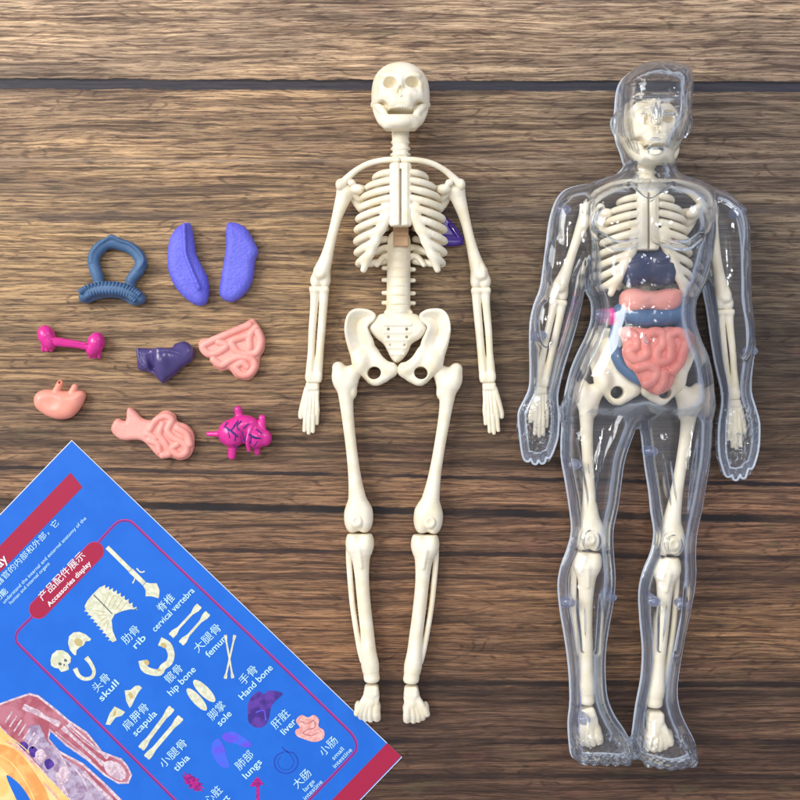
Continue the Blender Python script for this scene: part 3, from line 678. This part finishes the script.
def poly_mesh(name, polys, z, mat, thick=0.0):
    vs = []; fs = []
    for P in polys:
        P = [tuple(p) for p in P]; ar = sum(P[i-1][0]*P[i][1]-P[i][0]*P[i-1][1] for i in range(len(P)))
        if ar > 0: P = P[::-1]
        b = len(vs); n = len(P)
        vs += [((x-400)*S-leaf.location.x, (400-y)*S-leaf.location.y, z*S) for x, y in P]; fs.append(list(range(b, b+n)))
        if thick:
            vs += [((x-400)*S-leaf.location.x, (400-y)*S-leaf.location.y, (z-thick)*S) for x, y in P]
            fs.append(list(range(b+2*n-1, b+n-1, -1)))
            for i in range(n): j = (i+1) % n; fs.append([b+i, b+n+i, b+n+j, b+j])
    me = bpy.data.meshes.new(name); me.from_pydata(vs, [], fs); me.update(); me.materials.append(mat); return me
def decal(name, polys, z, mat, parent=None, thick=0.0):
    me = poly_mesh(name, polys, z, mat, thick); o = bpy.data.objects.new(name, me); C.objects.link(o); o.parent = parent or leaf; return o
def ribbon(pts, w, n=4, we=None):
    q = np.array(spline([tuple(p) for p in pts], n), float); m = len(q); L = []; R = []
    for i in range(m):
        d = q[min(i+1,m-1)]-q[max(i-1,0)]; d /= np.hypot(*d)+1e-9; nn = np.array([-d[1], d[0]])
        ww = (w if we is None else w+(we-w)*abs(2*i/(m-1)-1)**3)/2; L.append(q[i]+nn*ww); R.append(q[i]-nn*ww)
    return [tuple(p) for p in L+R[::-1]]
def bone2(a, b, w, e):
    a = np.array(a,float); b = np.array(b,float); d = (b-a)/np.hypot(*(b-a)); n = np.array([-d[1],d[0]])
    prof = [(0,-e*.5),(-.5,-e*.25),(0,0),(-.5,e*.25),(0,e*.5),(e*.8,e*.5),(e*1.8,w*.5)]
    out = [a+d*s+n*t for s,t in prof]+[b-d*s+n*t for s,t in prof[::-1]]; out += [b-d*s-n*t for s,t in prof if False]
    out = [a+d*s+n*t for s,t in ((0,0),(-.6,e*.28),(.2,e*.5),(e*.7,e*.5),(e*1.7,w*.5))]+[b-d*s+n*t for s,t in ((e*1.7,w*.5),(e*.7,e*.5),(.2,e*.5),(-.6,e*.28),(0,0))]
    out += [b-d*s-n*t for s,t in ((-.6,e*.28),(.2,e*.5),(e*.7,e*.5),(e*1.7,w*.5))]+[a+d*s-n*t for s,t in ((e*1.7,w*.5),(e*.7,e*.5),(.2,e*.5),(-.6,e*.28))]
    return [tuple(p) for p in out]
def oval(c, rx, ry, ang=0, n=24, a0=0, a1=360):
    ca, sa = math.cos(math.radians(ang)), math.sin(math.radians(ang))
    return [(c[0]+rx*math.cos(t)*ca-ry*math.sin(t)*sa, c[1]+rx*math.cos(t)*sa+ry*math.sin(t)*ca) for t in (math.radians(a0+(a1-a0)*i/n) for i in range(n+(a1-a0<360)))]
def text(body, x, y, size, mat, z=None, fit=None, ang=46, align='CENTER', bold=.0, name='printed_caption'):
    cu = bpy.data.curves.new('t', 'FONT'); cu.body = body; cu.size = size*S; cu.align_x = align; cu.align_y = 'CENTER'; cu.resolution_u = 3; cu.offset = bold*S
    o = bpy.data.objects.new('t', cu); C.objects.link(o); dg = bpy.context.evaluated_depsgraph_get()
    me = bpy.data.meshes.new_from_object(o.evaluated_get(dg)); bpy.data.objects.remove(o); bpy.data.curves.remove(cu)
    me.name = name; me.materials.clear(); me.materials.append(mat)
    xs = [v.co.x for v in me.vertices]; sx = 1
    if fit and xs: sx = fit*S/(max(xs)-min(xs))
    t = bpy.data.objects.new(name, me); C.objects.link(t); t.parent = leaf
    t.location = ((x-400)*S-leaf.location.x, (400-y)*S-leaf.location.y, (z or ZP+.5)*S); t.rotation_euler = (0,0,math.radians(ang)); t.scale = (sx,1,1); return t
Q = [tuple(A), tuple(A+e1*457.6), tuple(A+e1*457.6+e2*640), tuple(A+e2*640)]
decal('paper_sheet', [Q], ZP-.08, I_edge, thick=ZP-.1)
decal('printed_ground', [[tuple(A+e1*.8+e2*.6), tuple(A+e1*456.9+e2*.6), tuple(A+e1*456.9+e2*639), tuple(A+e1*.8+e2*639)]], ZP, I_blue)
b1 = np.array([71.,472.5]); b2 = np.array([83.,487.])
decal('crimson_band', [[tuple(b1), tuple(b2), tuple(b2+e2*150), tuple(b1+e2*150)]], ZP+.15, I_red)
b1 = np.array([387.2,742.5]); b2 = np.array([401.2,755.8])
decal('crimson_band', [[tuple(b1), tuple(b2), tuple(b2+e2*500), tuple(b1+e2*500)]], ZP+.15, I_red)
text('ay', 2, 561, 13, I_white, bold=.15)
# frame line
fl = [(98,543),(106,534),(114,525.5),(119,521.5),(124.5,520.3),(130,521),(136,525.5),(160,549),(200,587.5),(250,635),(300,683),(345,726.5),(352,734),(356,741),(356.5,748),(352,755),(330,778),(280,830)]
decal('frame_line', [ribbon(fl,2.6,2)], ZP+.15, I_pinkline); decal('frame_line', [ribbon([(x-.3,y+.5) for x,y in fl],1.5,2)], ZP+.25, I_line)
fl = [(33,616),(26,623),(20,629),(17,634),(17,640),(21,646),(60,684.5),(110,734),(150,774),(200,824)]
decal('frame_line', [ribbon(fl,2.6,2)], ZP+.15, I_pinkline); decal('frame_line', [ribbon([(x-.4,y+.5) for x,y in fl],1.5,2)], ZP+.25, I_line)
# badge
def capsule(a, b, r):
    a = np.array(a,float); b = np.array(b,float); th = math.degrees(math.atan2(b[1]-a[1], b[0]-a[0]))
    return [(b[0]+r*math.cos(math.radians(th+t)), b[1]+r*math.sin(math.radians(th+t))) for t in range(-90,91,15)]+[(a[0]+r*math.cos(math.radians(th+t)), a[1]+r*math.sin(math.radians(th+t))) for t in range(90,271,15)]
decal('title_badge', [capsule((39,609),(95,551),9.6)], ZP+.3, I_pinkline); decal('title_badge', [capsule((39,609),(95,551),9.0)], ZP+.4, I_red)
text('产品配件展示', 62.6, 576, 9.6, I_white, ZP+.55, fit=62, bold=.0, name='printed_title'); text('Accessories display', 69.6, 583.6, 6.8, I_white, ZP+.55, fit=60, bold=.1, name='printed_title')
CI = [('脊椎',166.5,603,10.5,20,'cervical vertebra',173.5,609.5,9,57),('肋骨',131.5,634.5,10.5,20,'rib',139.5,641.5,9.5,15),('头骨',102,682.5,10.5,20,'skull',109.3,690,9.5,25),('髋骨',174.5,673.5,10.5,20,'hip bone',182,680.8,9.5,36),
 ('肩胛骨',136.5,716.5,10.5,32,'scapula',145,723,9.5,31),('小腿骨',174,753,10.5,34,'tibia',182,762.5,9.5,19),('大腿骨',208,638,10.5,34,'femur',216,646.5,9.5,25),('手骨',249,675,10.5,21,'Hand bone',256,682,9.5,44),
 ('脚掌',217.5,710.5,10.5,20,'sole',224.5,718,9.5,17),('肝脏',281,719,10.5,21,'liver',288.5,726.5,9.5,18),('小肠',329,746,10.5,21,'small',338,753,6.4,15),('肺部',245,760,10.5,21,'lungs',252.5,768.5,9.5,23),
 ('大肠',302.5,778.5,10.5,21,'large',309,785,6.4,14),('心脏',214,795,10.5,20,'heart',221.5,803,9.5,20)]
for c, x, y, s, f, e, x2, y2, s2, f2 in CI:
    text(c, x, y, s, I_cap, fit=f, bold=.0); text(e, x2, y2, s2, I_cap, fit=f2, bold=.1 if s2 > 7 else .03)
text('intestine', 342.5, 757.5, 6.4, I_cap, fit=25, bold=.03); text('intestine', 313, 789.5, 6.4, I_cap, fit=25, bold=.03)
text('骨骼器官的内部和外部，它', 22, 559, 7.6, I_cap, fit=104, bold=.0, name='printed_paragraph'); text('功能', 2, 595, 7.6, I_cap, bold=.08, name='printed_paragraph')
text('understand the internal and external anatomy of the', 45, 560, 5, I_cap, fit=118, bold=.02, name='printed_paragraph'); text('human and internal organs', 30, 583, 5, I_cap, fit=56, bold=.02, name='printed_paragraph')
# pictures
Z1, Z2, Z3 = ZP+.2, ZP+.32, ZP+.44
sp = decal('picture_of_spine', [[(106,548.5),(109,545.5),(132.3,568.6),(129.2,571.4)], [(129,572),(133,568.5),(146,581.5),(143,585)], [(146.3,582),(150,583),(157,583),(160,590),(159,598),(152,596),(146,596),(146,590),(143.4,585.4)]], Z1, I_bone)
decal('rib_stub', [ribbon([(133,583),(136,576),(133.5,570)],1.3,2), ribbon([(145,571),(141,572),(137,568)],1.3,2)], Z2, I_bone, sp)
def fan():
    out = [(85,606),(88,600),(94,593),(100,587)]
    for i in range(9):
        a = np.array([103+i*3.9,586+i*1.2+(i*i)*.19]); out += [tuple(a+(0,0)), tuple(a+(2.6,-1.4)), tuple(a+(2.4,2.0))]
    out += [(138,609),(130,609),(122,611),(115,614),(112,620),(113,630),(117,640),(113,642)]
    for i in range(9):
        a = np.array([111-i*3.0, 640-i*3.6]); out += [tuple(a), tuple(a+(-2.6,.2)), tuple(a+(-.8,-2.0))]
    return out
rb = decal('picture_of_ribs', [fan()], Z1, I_bone); decal('slit', [ribbon([(94,594.5),(103,603.5),(112.5,613.5)],1.1,2)], Z2, I_dark, rb)
decal('rib_gaps', [ribbon([(104+i*4,606+i*1.2),(110+i*4.2,592+i*2.6)],.5,1) for i in range(5)]+[ribbon([(106+i*.6,612+i*2.5),(95+i*3,610+i*5.2)],.5,1) for i in range(5)], Z2, I_shade, rb)
s1 = decal('picture_of_skull', [[(51,660),(52.5,654),(57,650),(63,649.8),(68,652.5),(71.5,657),(71,662),(68.5,664),(69.5,669),(65,671),(61.5,671.5),(59,668),(55,667.5),(51.5,665)]], Z1, I_bone)
decal('eye_sockets', [oval((60.5,663.5),1.8,1.4,30), oval((66,660),1.7,1.4,30), oval((64.6,664.6),.8,1.1)], Z2, I_dark, s1)
s2_ = decal('picture_of_skull_half', [[(68.5,643),(69.5,636),(74,632),(80,631.5),(86,634),(91.5,638.5),(90.5,640.5),(86,641),(84,645),(80,647),(77,650),(76.5,655),(74.5,654.5),(70.5,650)]], Z1, I_bone)
decal('hollow', [oval((79,642),4.5,3.6,40)], Z2, I_shade, s2_)
decal('picture_of_jaw', [ribbon([(75.5,668),(79,675),(85,678.5),(92,677),(94.5,671),(91,663),(86.5,657)],3.6,4,5)], Z1, I_bone)
hb = decal('picture_of_hip_bone', [ribbon([(143,660),(145,668),(152,671.5),(160,672),(163.5,666.5),(169.5,662),(171.5,654),(168,645),(160,641)],6.5,4,9)], Z1, I_bone); decal('hollow', [oval((147,662),3,2.4,40),oval((164,645),3.2,2.4,40),oval((159,669.5),2,1.2)], Z2, I_shade, hb)
decal('picture_of_thigh_bones', [bone2((171.5,635.5),(199.5,605.5),2.6,6.4), bone2((181.5,643),(208,613),2.6,6.4)], Z1, I_bone)
decal('picture_of_arm_bones', [bone2((225.5,635),(233,677.5),1.8,3.2)], Z1, I_bone); decal('picture_of_arm_bones', [bone2((235,635),(225.5,678),1.8,3.2)], Z2, I_bone)
decal('picture_of_soles', [oval((197,699),14.5,4.6,48), oval((204.5,690.5),15,5,45)], Z1, I_bone)
sc_ = decal('picture_of_shoulder_blades', [[(125,690),(131,689.5),(135.5,685.5),(139.5,685),(142.5,687.5),(139,691.5),(136,697),(132,705.5),(130,707.5),(126.5,700.5)],[(106,724),(110,713),(115,706),(120,708.5),(125.5,711.5),(122,715.5),(116,717),(110.5,724.5)]], Z1, I_bone)
decal('hollow', [oval((131,695),3.2,2,60),oval((115,713),3,1.6,110)], Z2, I_shade, sc_)
decal('picture_of_shin_bones', [bone2((141.5,748),(172,707.5),4.4,7), bone2((147,757),(181,717),4.4,7)], Z1, I_bone)
lv = decal('picture_of_liver', [closed([(248,704),(252,696),(259,691),(264,694),(270,690),(283,693),(276,700),(271,707),(269,718),(264,726),(256,727),(249,722),(248,712)],3)], Z1, I_liver); decal('sheen', [ribbon([(256,712),(264,710),(266,720)],1.2,3)], Z2, I_vio, lv)
it = decal('picture_of_small_intestine', [closed([(297,718),(302,714.5),(308,717),(314,714.5),(319,719),(318.5,726),(324,730),(323.5,738),(315,741.5),(305,739),(297,735.5),(295.5,730),(300,727),(296.5,722)],3)], Z1, I_skinpink)
decal('coil_lines', [ribbon([(301,721),(308,723),(314,720),(315,727),(308,729),(303,733),(311,735),(318,732)],.7,3)], Z2, I_flesh, it)
decal('picture_of_large_intestine', [ribbon([(282,746),(286,751),(294,753),(298,761),(295,769),(287,773),(278,770),(274.5,762),(277,755),(284,751.5)],1.2,4)], Z1, I_navy)
decal('picture_of_large_intestine', [ribbon([(285,749),(291,755),(294,762),(289,769),(281,768),(278,761),(281,756)],.6,4)], Z1, I_navy)
decal('picture_of_lungs', [closed([(213,742),(219,738),(224,746),(227,756),(230,766),(223,767),(216,760),(212,751)],3), closed([(222,735),(232,731),(243,736),(252,744),(246,747),(235,743),(226,741)],3)], Z1, I_vio)
decal('picture_of_kidneys', [[(250,786),(254,780),(257.5,776),(262,781),(264,784),(259.5,785),(260,802),(256.5,802),(256.5,786)]], Z1, I_mag)
hp = []
for i in range(26): a = i*2*math.pi/26; r = (10.5 if i % 2 else 7.8)*(1+.18*math.sin(i*2.3)); hp.append((193+r*1.25*math.cos(a)*.8+r*.3*math.sin(a), 782+r*math.sin(a)*.9+r*.35*math.cos(a)))
decal('picture_of_heart', [hp], Z1, I_mag)
# picture of the clear body and the half body
OUT = [(-20,712),(0,703),(17.5,696.6),(30,692.6),(38.5,694.5),(56,708),(70,720),(87.5,731.5),(96,742),(103,751),(112,754.5),(122,758),(128,765),(132.5,774.5),(129,783),(119,783.5),(105,775.5),(87.5,760),(66.5,745.5),(51,731),(49.5,738),(59.5,750),(84,763),(105,782),(125,802),(60,815),(-20,790)]
IN_ = [(-20,714),(0,705),(18,698.6),(30,694.8),(37.5,696.6),(54.5,710),(69,722),(86,733.5),(95,744),(102,753),(112,756.5),(120.5,760),(126.5,766),(130.5,774.5),(127.5,781),(119.5,781.5),(106.5,774),(89,758),(67.5,743.5),(49.5,727.5),(48,739),(58.5,752),(82.5,765),(103.5,784),(122,804),(60,815),(-20,790)]
fb = decal('picture_of_body', [OUT], Z1, I_pale); decal('flesh', [IN_], Z2, I_flesh, fb)
decal('arm_bones', [bone2((24,706),(60,724),4,6), bone2((63,727),(104,764),3,5), bone2((69,723.5),(108,757.5),2,3.6)], Z3, I_pale, fb)
decal('hand', [closed([(104,762),(112,760),(121,764),(127,774),(122,780),(112,776),(106,770)],2)], Z3+.06, I_pale, fb)
decal('organs', [[(30,725),(40,724),(48,741),(60,754),(80,767),(96,784),(112,802),(80,806),(60,790),(40,765),(24,745)]], Z3, I_cloud, fb)
decal('ribs', [ribbon([(6+i*4.4,722+i*4.3),(13+i*4.5,711+i*4.2)],1.7,2) for i in range(7)], Z3+.1, I_pale, fb)
decal('dark_organs', [closed([(20,743),(25,741),(29,745),(27,750),(23,749)],3),closed([(30,747),(35,746),(39,752),(34,757),(30,753)],3),closed([(45,761),(50,758),(55,764),(49,769),(46,766)],3)], Z3+.1, I_liver, fb)
decal('pale_organs', [closed([(36,752),(42,748),(47,755),(42,762),(37,759)],2),closed([(60,768),(66,766),(70,776),(66,782),(60,778)],2)], Z3+.14, I_pale, fb)
decal('bone_lines', [bone2((58,772),(66,796),4,6), ribbon([(52,744),(62,756),(70,772)],1.6,3), ribbon([(70,762),(82,776),(92,796)],1.6,3), bone2((84,772),(112,800),3.4,5), ribbon([(30,706),(42,712),(52,722)],1.0,3), ribbon([(66,724),(84,740),(100,752)],.9,3), ribbon([(56,731),(72,744),(92,760)],.9,3)], Z3+.12, I_pale, fb)
decal('seam', [ribbon([(0,725),(72,800)],1.2,1)], Z3+.2, I_pale, fb)
gb = decal('picture_of_half_body', [[(-20,706),(0,726),(73,802),(-20,802)]], Z3+.15, I_gold)
decal('muscle_bands', [closed([(-8,744),(14,748),(34,770),(50,800),(30,806),(20,786),(0,764)],3)], Z3+.3, I_orange, gb)
decal('muscle_lines', [ribbon([(-4,752),(12,762),(28,784),(36,802)],1.2,3), ribbon([(4,736),(24,752),(44,776),(60,800)],1.4,3), ribbon([(2,730),(20,743),(30,752)],.9,3)], Z3+.36, I_gold, gb)
decal('pale_muscles', [ribbon([(6,740),(22,750),(38,768)],2.4,3,.6), ribbon([(44,782),(52,790),(60,800)],2.4,3,.6)], Z3+.38, I_skinpink, gb)
decal('gap', [closed([(7,775),(14,778),(24,788),(32,803),(22,806),(14,792)],3)], Z3+.45, I_blue, gb)
# ------------------------------------------------------------ the clear hollow body
HEAD = [(629,74),(640,67.5),(659,65),(678,68),(687,74),(690,84),(689.5,98),(688,116),(684,134),(678,146),(673,158),(670,172),(650,180),(630,172),(625,165),(621,152),(617,141),(615,128),(616,106),(617.5,92),(621,82)]
EARL = [(617,114),(612,117),(609.5,123),(612,132),(618,140)]; EARR = [(687,114),(691,117),(692.5,124),(690.5,132),(684,138)]
NECK = [(629,150),(626,164),(618,174),(604,180),(590,186),(594,200),(640,206),(700,200),(706,190),(693,183),(681,177),(673,166),(672,150)]
TORSO = [(600,183),(620,179),(650,177),(680,179),(700,185),(712,200),(713,230),(708,262),(701,288),(694,302),(693,322),(698,340),(705,356),(710,380),(712,405),(700,425),(668,432),(641,424),(610,432),(566,425),(565,400),(571,372),(579,352),(586,338),(592,320),(592,302),(586,288),(584,262),(578,230),(580,200)]
ARML = [(604,184),(585,185),(566,190),(556,202),(550,222),(547,245),(544,268),(541,288),(535,304),(531,322),(530.5,345),(531,368),(530,388),(524,402),(519,414),(520.5,436),(522.5,452),(525,460),(529,461.5),(531,458.5),(533.5,463.5),(537,464),(538.8,460),(541.5,463.5),(545,462.5),(546.5,457.5),(550,458),(554,450),(558,436),(559,415),(557.5,396),(562,374),(569,350),(576,326),(582,300),(586,280),(594,262),(606,240),(612,205)]
ARMR = [(692,184),(712,188),(730,195),(741,207),(747,228),(749.5,252),(750,280),(750.5,300),(754,322),(755,346),(752,372),(751.5,392),(756,408),(760,424),(759.5,446),(756.5,460),(753,468.5),(749.5,468.5),(748,472),(746,478),(742.5,478),(741,474.5),(738,480),(734.5,479.5),(733,475),(730,477),(726.5,475.5),(723,466),(720,452),(720,425),(723,404),(722,388),(716,362),(711.5,335),(708,310),(703,285),(698,262),(686,240),(684,205)]
LEGL = [(566,400),(563,425),(562,455),(566,480),(570,505),(572.5,530),(568,550),(562,566),(559,585),(561,610),(566,640),(569.5,668),(571,700),(569,722),(570,742),(573,757),(585,761),(604,761),(621,762),(632,757),(631,745),(624,731),(614,716),(607,698),(605,675),(605.5,650),(609,625),(613,602),(615,578),(613,552),(613,530),(617,510),(620,490),(624,462),(631,440),(639,418),(640,398),(610,380)]
LEGR = [(638,398),(640,416),(643,440),(646,466),(650,492),(652,512),(655,532),(652,552),(644,572),(640,592),(641,620),(643.5,650),(642,678),(637,705),(634,728),(632,748),(638,758),(655,764),(672,767),(686,764),(696,757),(694,742),(685,724),(679,708),(677,690),(680,664),(685,636),(691,608),(695.5,580),(695.5,552),(697,532),(702,508),(706,484),(710,458),(712,425),(711,398),(680,385)]
def armz(X,Y): return np.clip(27-(Y-330)*.09, 17, 30)
def armT(X,Y): return np.clip(23-(Y-330)*.085, 14, 24)
def footz(X,Y): return 26+np.clip(Y-715,0,40)*.10
def footT(X,Y): return 25+np.clip(Y-715,0,40)*.10
def body_field(off, thin, relief):
    F = Field(506,770,56,774,-2,80,.95)
    sl = lambda Y: 10*np.clip((Y-375)/50,0,1)**1.5
    F.pillow(TORSO,lambda X,Y,d: 37-sl(Y)+0*X,lambda X,Y: 37-thin-sl(Y)+0*X,34,n=3,off=off)
    F.pillow(HEAD,37,36-thin,26,k=2,n=3,off=off)
    F.pillow(NECK,32,26-thin,24,k=7,n=3,off=off)
    for P in (ARML,ARMR): F.pillow(P,lambda X,Y,d: armz(X,Y),lambda X,Y: armT(X,Y)-thin,20,k=5,n=3,off=off)
    for P in (LEGL,LEGR): F.pillow(P,lambda X,Y,d: footz(X,Y),lambda X,Y: footT(X,Y)-thin,23,k=9,n=3,off=off)
    if relief:
        gz = lambda p: (400+(p[0]-400)*(H-p[2])/(H-30), 400+(p[1]-400)*(H-p[2])/(H-30))+tuple(p[2:])
        class G:
            ell = staticmethod(lambda c,*a,**k: F.ell(gz(c),*a,**k)); chain = staticmethod(lambda p,*a,**k: F.chain([gz(q) for q in p],*a,**k))
        for P in (EARL,EARR): F.pillow(P,30,8,5,k=2)
        G.ell((656,112,73),(5,13,7),k=4); G.ell((656,121,76),(6,4.5,5.5),k=2.5)
        G.ell((640,106,72),(9,5,5),k=4,op='s'); G.ell((670,106,72),(9,5,5),k=4,op='s')
        G.ell((655,98,70),(24,3.5,5),k=4); G.ell((655,139,71),(9,3,4),k=4)
        G.ell((655,152,69),(9,6,6),k=5); F.pillow([(624,92),(638,95),(654,93),(668,95),(678,92),(677,84),(664,79),(638,79),(625,86)],56,14,6,k=4)
        for x in (620,678): G.ell((x,224,66),(27,22,11),k=6)
        for y in (262,288,314): 
            for x in (637,662): G.ell((x,y,69),(12,12,7.5),k=3)
        G.ell((649,348,70),(22,26,6.5),k=8); G.ell((649.5,338,77),(2.4,4,3),k=2,op='s')
        G.chain([(630,186,64,3),(642,196,71,3),(649,200,72,3)],k=4); G.chain([(672,186,64,3),(658,196,71,3),(650,200,72,3)],k=4)
        for x,y in ((590,541),(672,545)): G.ell((x,y,48),(11,12,5),k=5)
        for x0,x1,y0,y1 in ((580,596,440,520),(604,590,430,510),(664,676,440,520),(694,684,430,510),(580,584,590,650),(596,594,590,650),(664,660,590,650),(682,676,590,650)):
            G.chain([(x0,y0,46,3),((x0+x1)/2,(y0+y1)/2,49,5),(x1,y1,46,3)],k=6)
        for x,y in ((566,225),(555,262),(546,325),(738,230),(742,335),(735,280)): G.ell((x,y,45),(10,24,7),k=6)
        G.chain([(633,250,72,1.6),(630,300,73,1.7),(632,345,73,1.7),(641,388,69,1.6)],k=3); G.chain([(668,250,72,1.6),(671,300,73,1.7),(665,345,73,1.7),(655,392,67,1.6)],k=3)
        G.chain([(630,268,73,1.3),(650,266,74,1.3),(672,268,73,1.3)],k=2.5); G.chain([(600,236,66,1.2),(618,246,70,1.4),(645,240,73,1.3),(651,236,73,1.2),(658,240,73,1.3),(684,246,70,1.4),(700,236,66,1.2)],k=2.5,op='s')
        # fingers and toes
        for i in range(4):
            x = 527+i*7; F.chain([(x+3,418,29,3),(x+1,438,27,4.2),(x+1,458,19,4)],k=2)
            x = 730+i*7; F.chain([(x-1,430,27,3),(x,452,25,4.2),(x,473,18,4)],k=2)
        F.chain([(526,404,24,4),(522,420,22,4.5),(522.5,436,18,4)],k=2); F.chain([(754,412,24,4),(757,430,22,4.5),(756,448,18,4)],k=2)
        for i in range(5):
            F.chain([(588+i*5,732,51,3.5),(582+i*10.3,755.5,44,5.6)],k=2,n=1); F.chain([(654+i*4,735,51,3.5),(646+i*10.6,760-abs(i-2)*1.4,44,5.8)],k=2,n=1)
        for i in range(3):
            x = 530.5+i*7; F.chain([(x+3,424,34,1.4),(x+1,442,32,1.6),(x+1,464,26,2)],k=1.5,op='s')
            x = 733.5+i*7; F.chain([(x-1,436,32,1.4),(x,456,30,1.6),(x,480,24,2)],k=1.5,op='s')
        # fine hand, foot, hair and face relief
        def roughen(x0,x1,y0,y1,amp,fr,sd):
            a,b = F._sl(F.x,x0,x1),F._sl(F.y,y0,y1); X=F.x[a][:,None,None]; Y=F.y[b][None,:,None]; Z=F.z[None,None,:]
            wx = np.clip(np.minimum(X-x0,x1-X)/4,0,1)*np.clip(np.minimum(Y-y0,y1-Y)/4,0,1)
            F.d[a,b,:] += (amp*wx*wob(X,Y,Z,fr,sd)).astype(f32)
        roughen(512,564,400,466,1.3,.55,1); roughen(715,766,405,482,1.3,.55,2); roughen(566,702,728,764,.7,.5,3); roughen(620,692,60,92,.5,.5,4); roughen(620,690,96,160,.35,.3,5)
        roughen(540,760,180,730,.4,.06,6)
    return F
Fo = body_field(0, 0, True)
# the joint rim where the front and back halves meet
def rim():
    X = Fo.x[:,None]+0*Fo.y[None,:]; Y = Fo.y[None,:]+0*Fo.x[:,None]; d2 = np.full(X.shape, 1e3, f32)
    for P in (HEAD,NECK,TORSO,ARML,ARMR,LEGL,LEGR): d2 = np.minimum(d2, polysdf(X,Y,closed(P,3)))
    global Fr
    inner = np.maximum(Fo.d+3.0, (d2+5.5)[:,:,None]+0*Fo.z[None,None,:]); Fr = np.maximum(Fo.d, -inner)
    zz = np.abs(Fo.z[None,None,:]-27)-1.3
    global Fl; Fl = np.maximum(np.abs(d2[:,:,None]+3.5)-2.6, zz+.5).astype(f32)
    return np.minimum(np.maximum(np.abs(d2[:,:,None]-.2)-1.05, zz), np.maximum(np.abs(d2[:,:,None]+7)-.75, zz)).astype(f32)
Rm = rim(); Fo.d = Fr
ZS = 30
me = build('body_shell', Fo, M_clear, (648,420), ZS)
wb = world(648,420,ZS)
br = tag(empty('clear_body_model', (wb[0],wb[1],0)), 'transparent plastic human body showing the skeleton and organs inside it', 'anatomy model')
link('body_shell', me, br, (wb[0],wb[1],.4*S))
del Fr
Fo.d = Rm; me = build('seam_rim', Fo, M_rim, (648,420), ZS); link('seam_rim', me, br, (wb[0],wb[1],.4*S)); del Rm
Fo.d = Fl; me = build('seam_flange', Fo, M_flange, (648,420), ZS); link('seam_flange', me, br, (wb[0],wb[1],.4*S)); del Fl
def peg(x, y, z0, z1, r=5.3):
    F = Field(x-9,x+9,y-8,y+8,z0-3,z1+3,.6)
    F.cone((x,y,z0+r),(x,y,z1-r),r,r); F.cone((x,y,z0),(x,y,z1+3),2.2,2.2,op='s',k=.8); F.ell((x,y,z1-3),(6.6,4.6,2.2),k=1)
    m = build('joint_peg', F, M_peg, (x,y), ZS); w = world(x,y,ZS); link('joint_peg', m, br, (w[0],w[1],.4*S))
for a in ((599,316,12,50),(574,464,8,40),(650,451,8,40),(568,601,8,42),(609,596,8,40),(652,600,8,42),(751,351,14,34),(583,718,8,40),(563,211,12,42),(737,212,12,42),(540,336,14,38),(683,320,12,50),(682,604,8,38)): peg(*a)
WORLD = .64; EXPO = 0.0
LAMPS = [('window_light', (-1.5,.75,1.5), 1.0, 45, (1,.985,.96), (0,0,0), 1.4), ('fill_light', (.9,.8,.9), .25, 2.5, (.93,.96,1)),  # second lamp here is an added fill from the right
         ('ceiling_spot', (.22,.42,1.9), .05, 3, (1,.98,.95)), ('ceiling_spot', (-.3,.3,1.9), .05, 3, (1,.98,.95))]
# ------------------------------------------------------------ light and camera
w = bpy.data.worlds.new('World'); bpy.context.scene.world = w; w.use_nodes = True
nt = w.node_tree; bg = nt.nodes['Background']
tc = nt.nodes.new('ShaderNodeTexCoord'); sp = nt.nodes.new('ShaderNodeSeparateXYZ'); nt.links.new(tc.outputs['Generated'], sp.inputs[0])
rp = nt.nodes.new('ShaderNodeValToRGB'); mr = nt.nodes.new('ShaderNodeMapRange')
nt.links.new(sp.outputs[0], mr.inputs[0]); mr.inputs[1].default_value = -1; mr.inputs[2].default_value = 1
nt.links.new(mr.outputs[0], rp.inputs[0]); rp.color_ramp.elements[0].color = (1.0,.98,.95,1); rp.color_ramp.elements[1].color = (.66,.72,.9,1)
nt.links.new(rp.outputs[0], bg.inputs[0]); bg.inputs[1].default_value = WORLD
def area(name, loc, size, power, col, target=(0,0,0), size_y=None):
    L = bpy.data.lights.new(name, 'AREA'); L.shape = 'RECTANGLE'; L.size = size; L.size_y = size_y or size; L.energy = power; L.color = col
    o = bpy.data.objects.new(name, L); C.objects.link(o); o.location = loc
    from mathutils import Vector
    o.rotation_euler = (Vector(target)-Vector(loc)).to_track_quat('-Z','Y').to_euler(); return o
for a in LAMPS: area(*a)
cam = bpy.data.cameras.new('Camera'); co = bpy.data.objects.new('Camera', cam); C.objects.link(co)
co.location = (0, 0, H*S); cam.sensor_width = 36; cam.lens = 36*H/800; cam.clip_start = .01; cam.clip_end = 20
sc = bpy.context.scene; sc.camera = co
sc.view_settings.view_transform = 'Standard'; sc.view_settings.look = 'None'; sc.view_settings.gamma = 1; sc.view_settings.exposure = EXPO
sc.cycles.max_bounces = 14; sc.cycles.transmission_bounces = 14; sc.cycles.transparent_max_bounces = 40; sc.cycles.use_denoising = True
sc.cycles.sample_clamp_indirect = 6
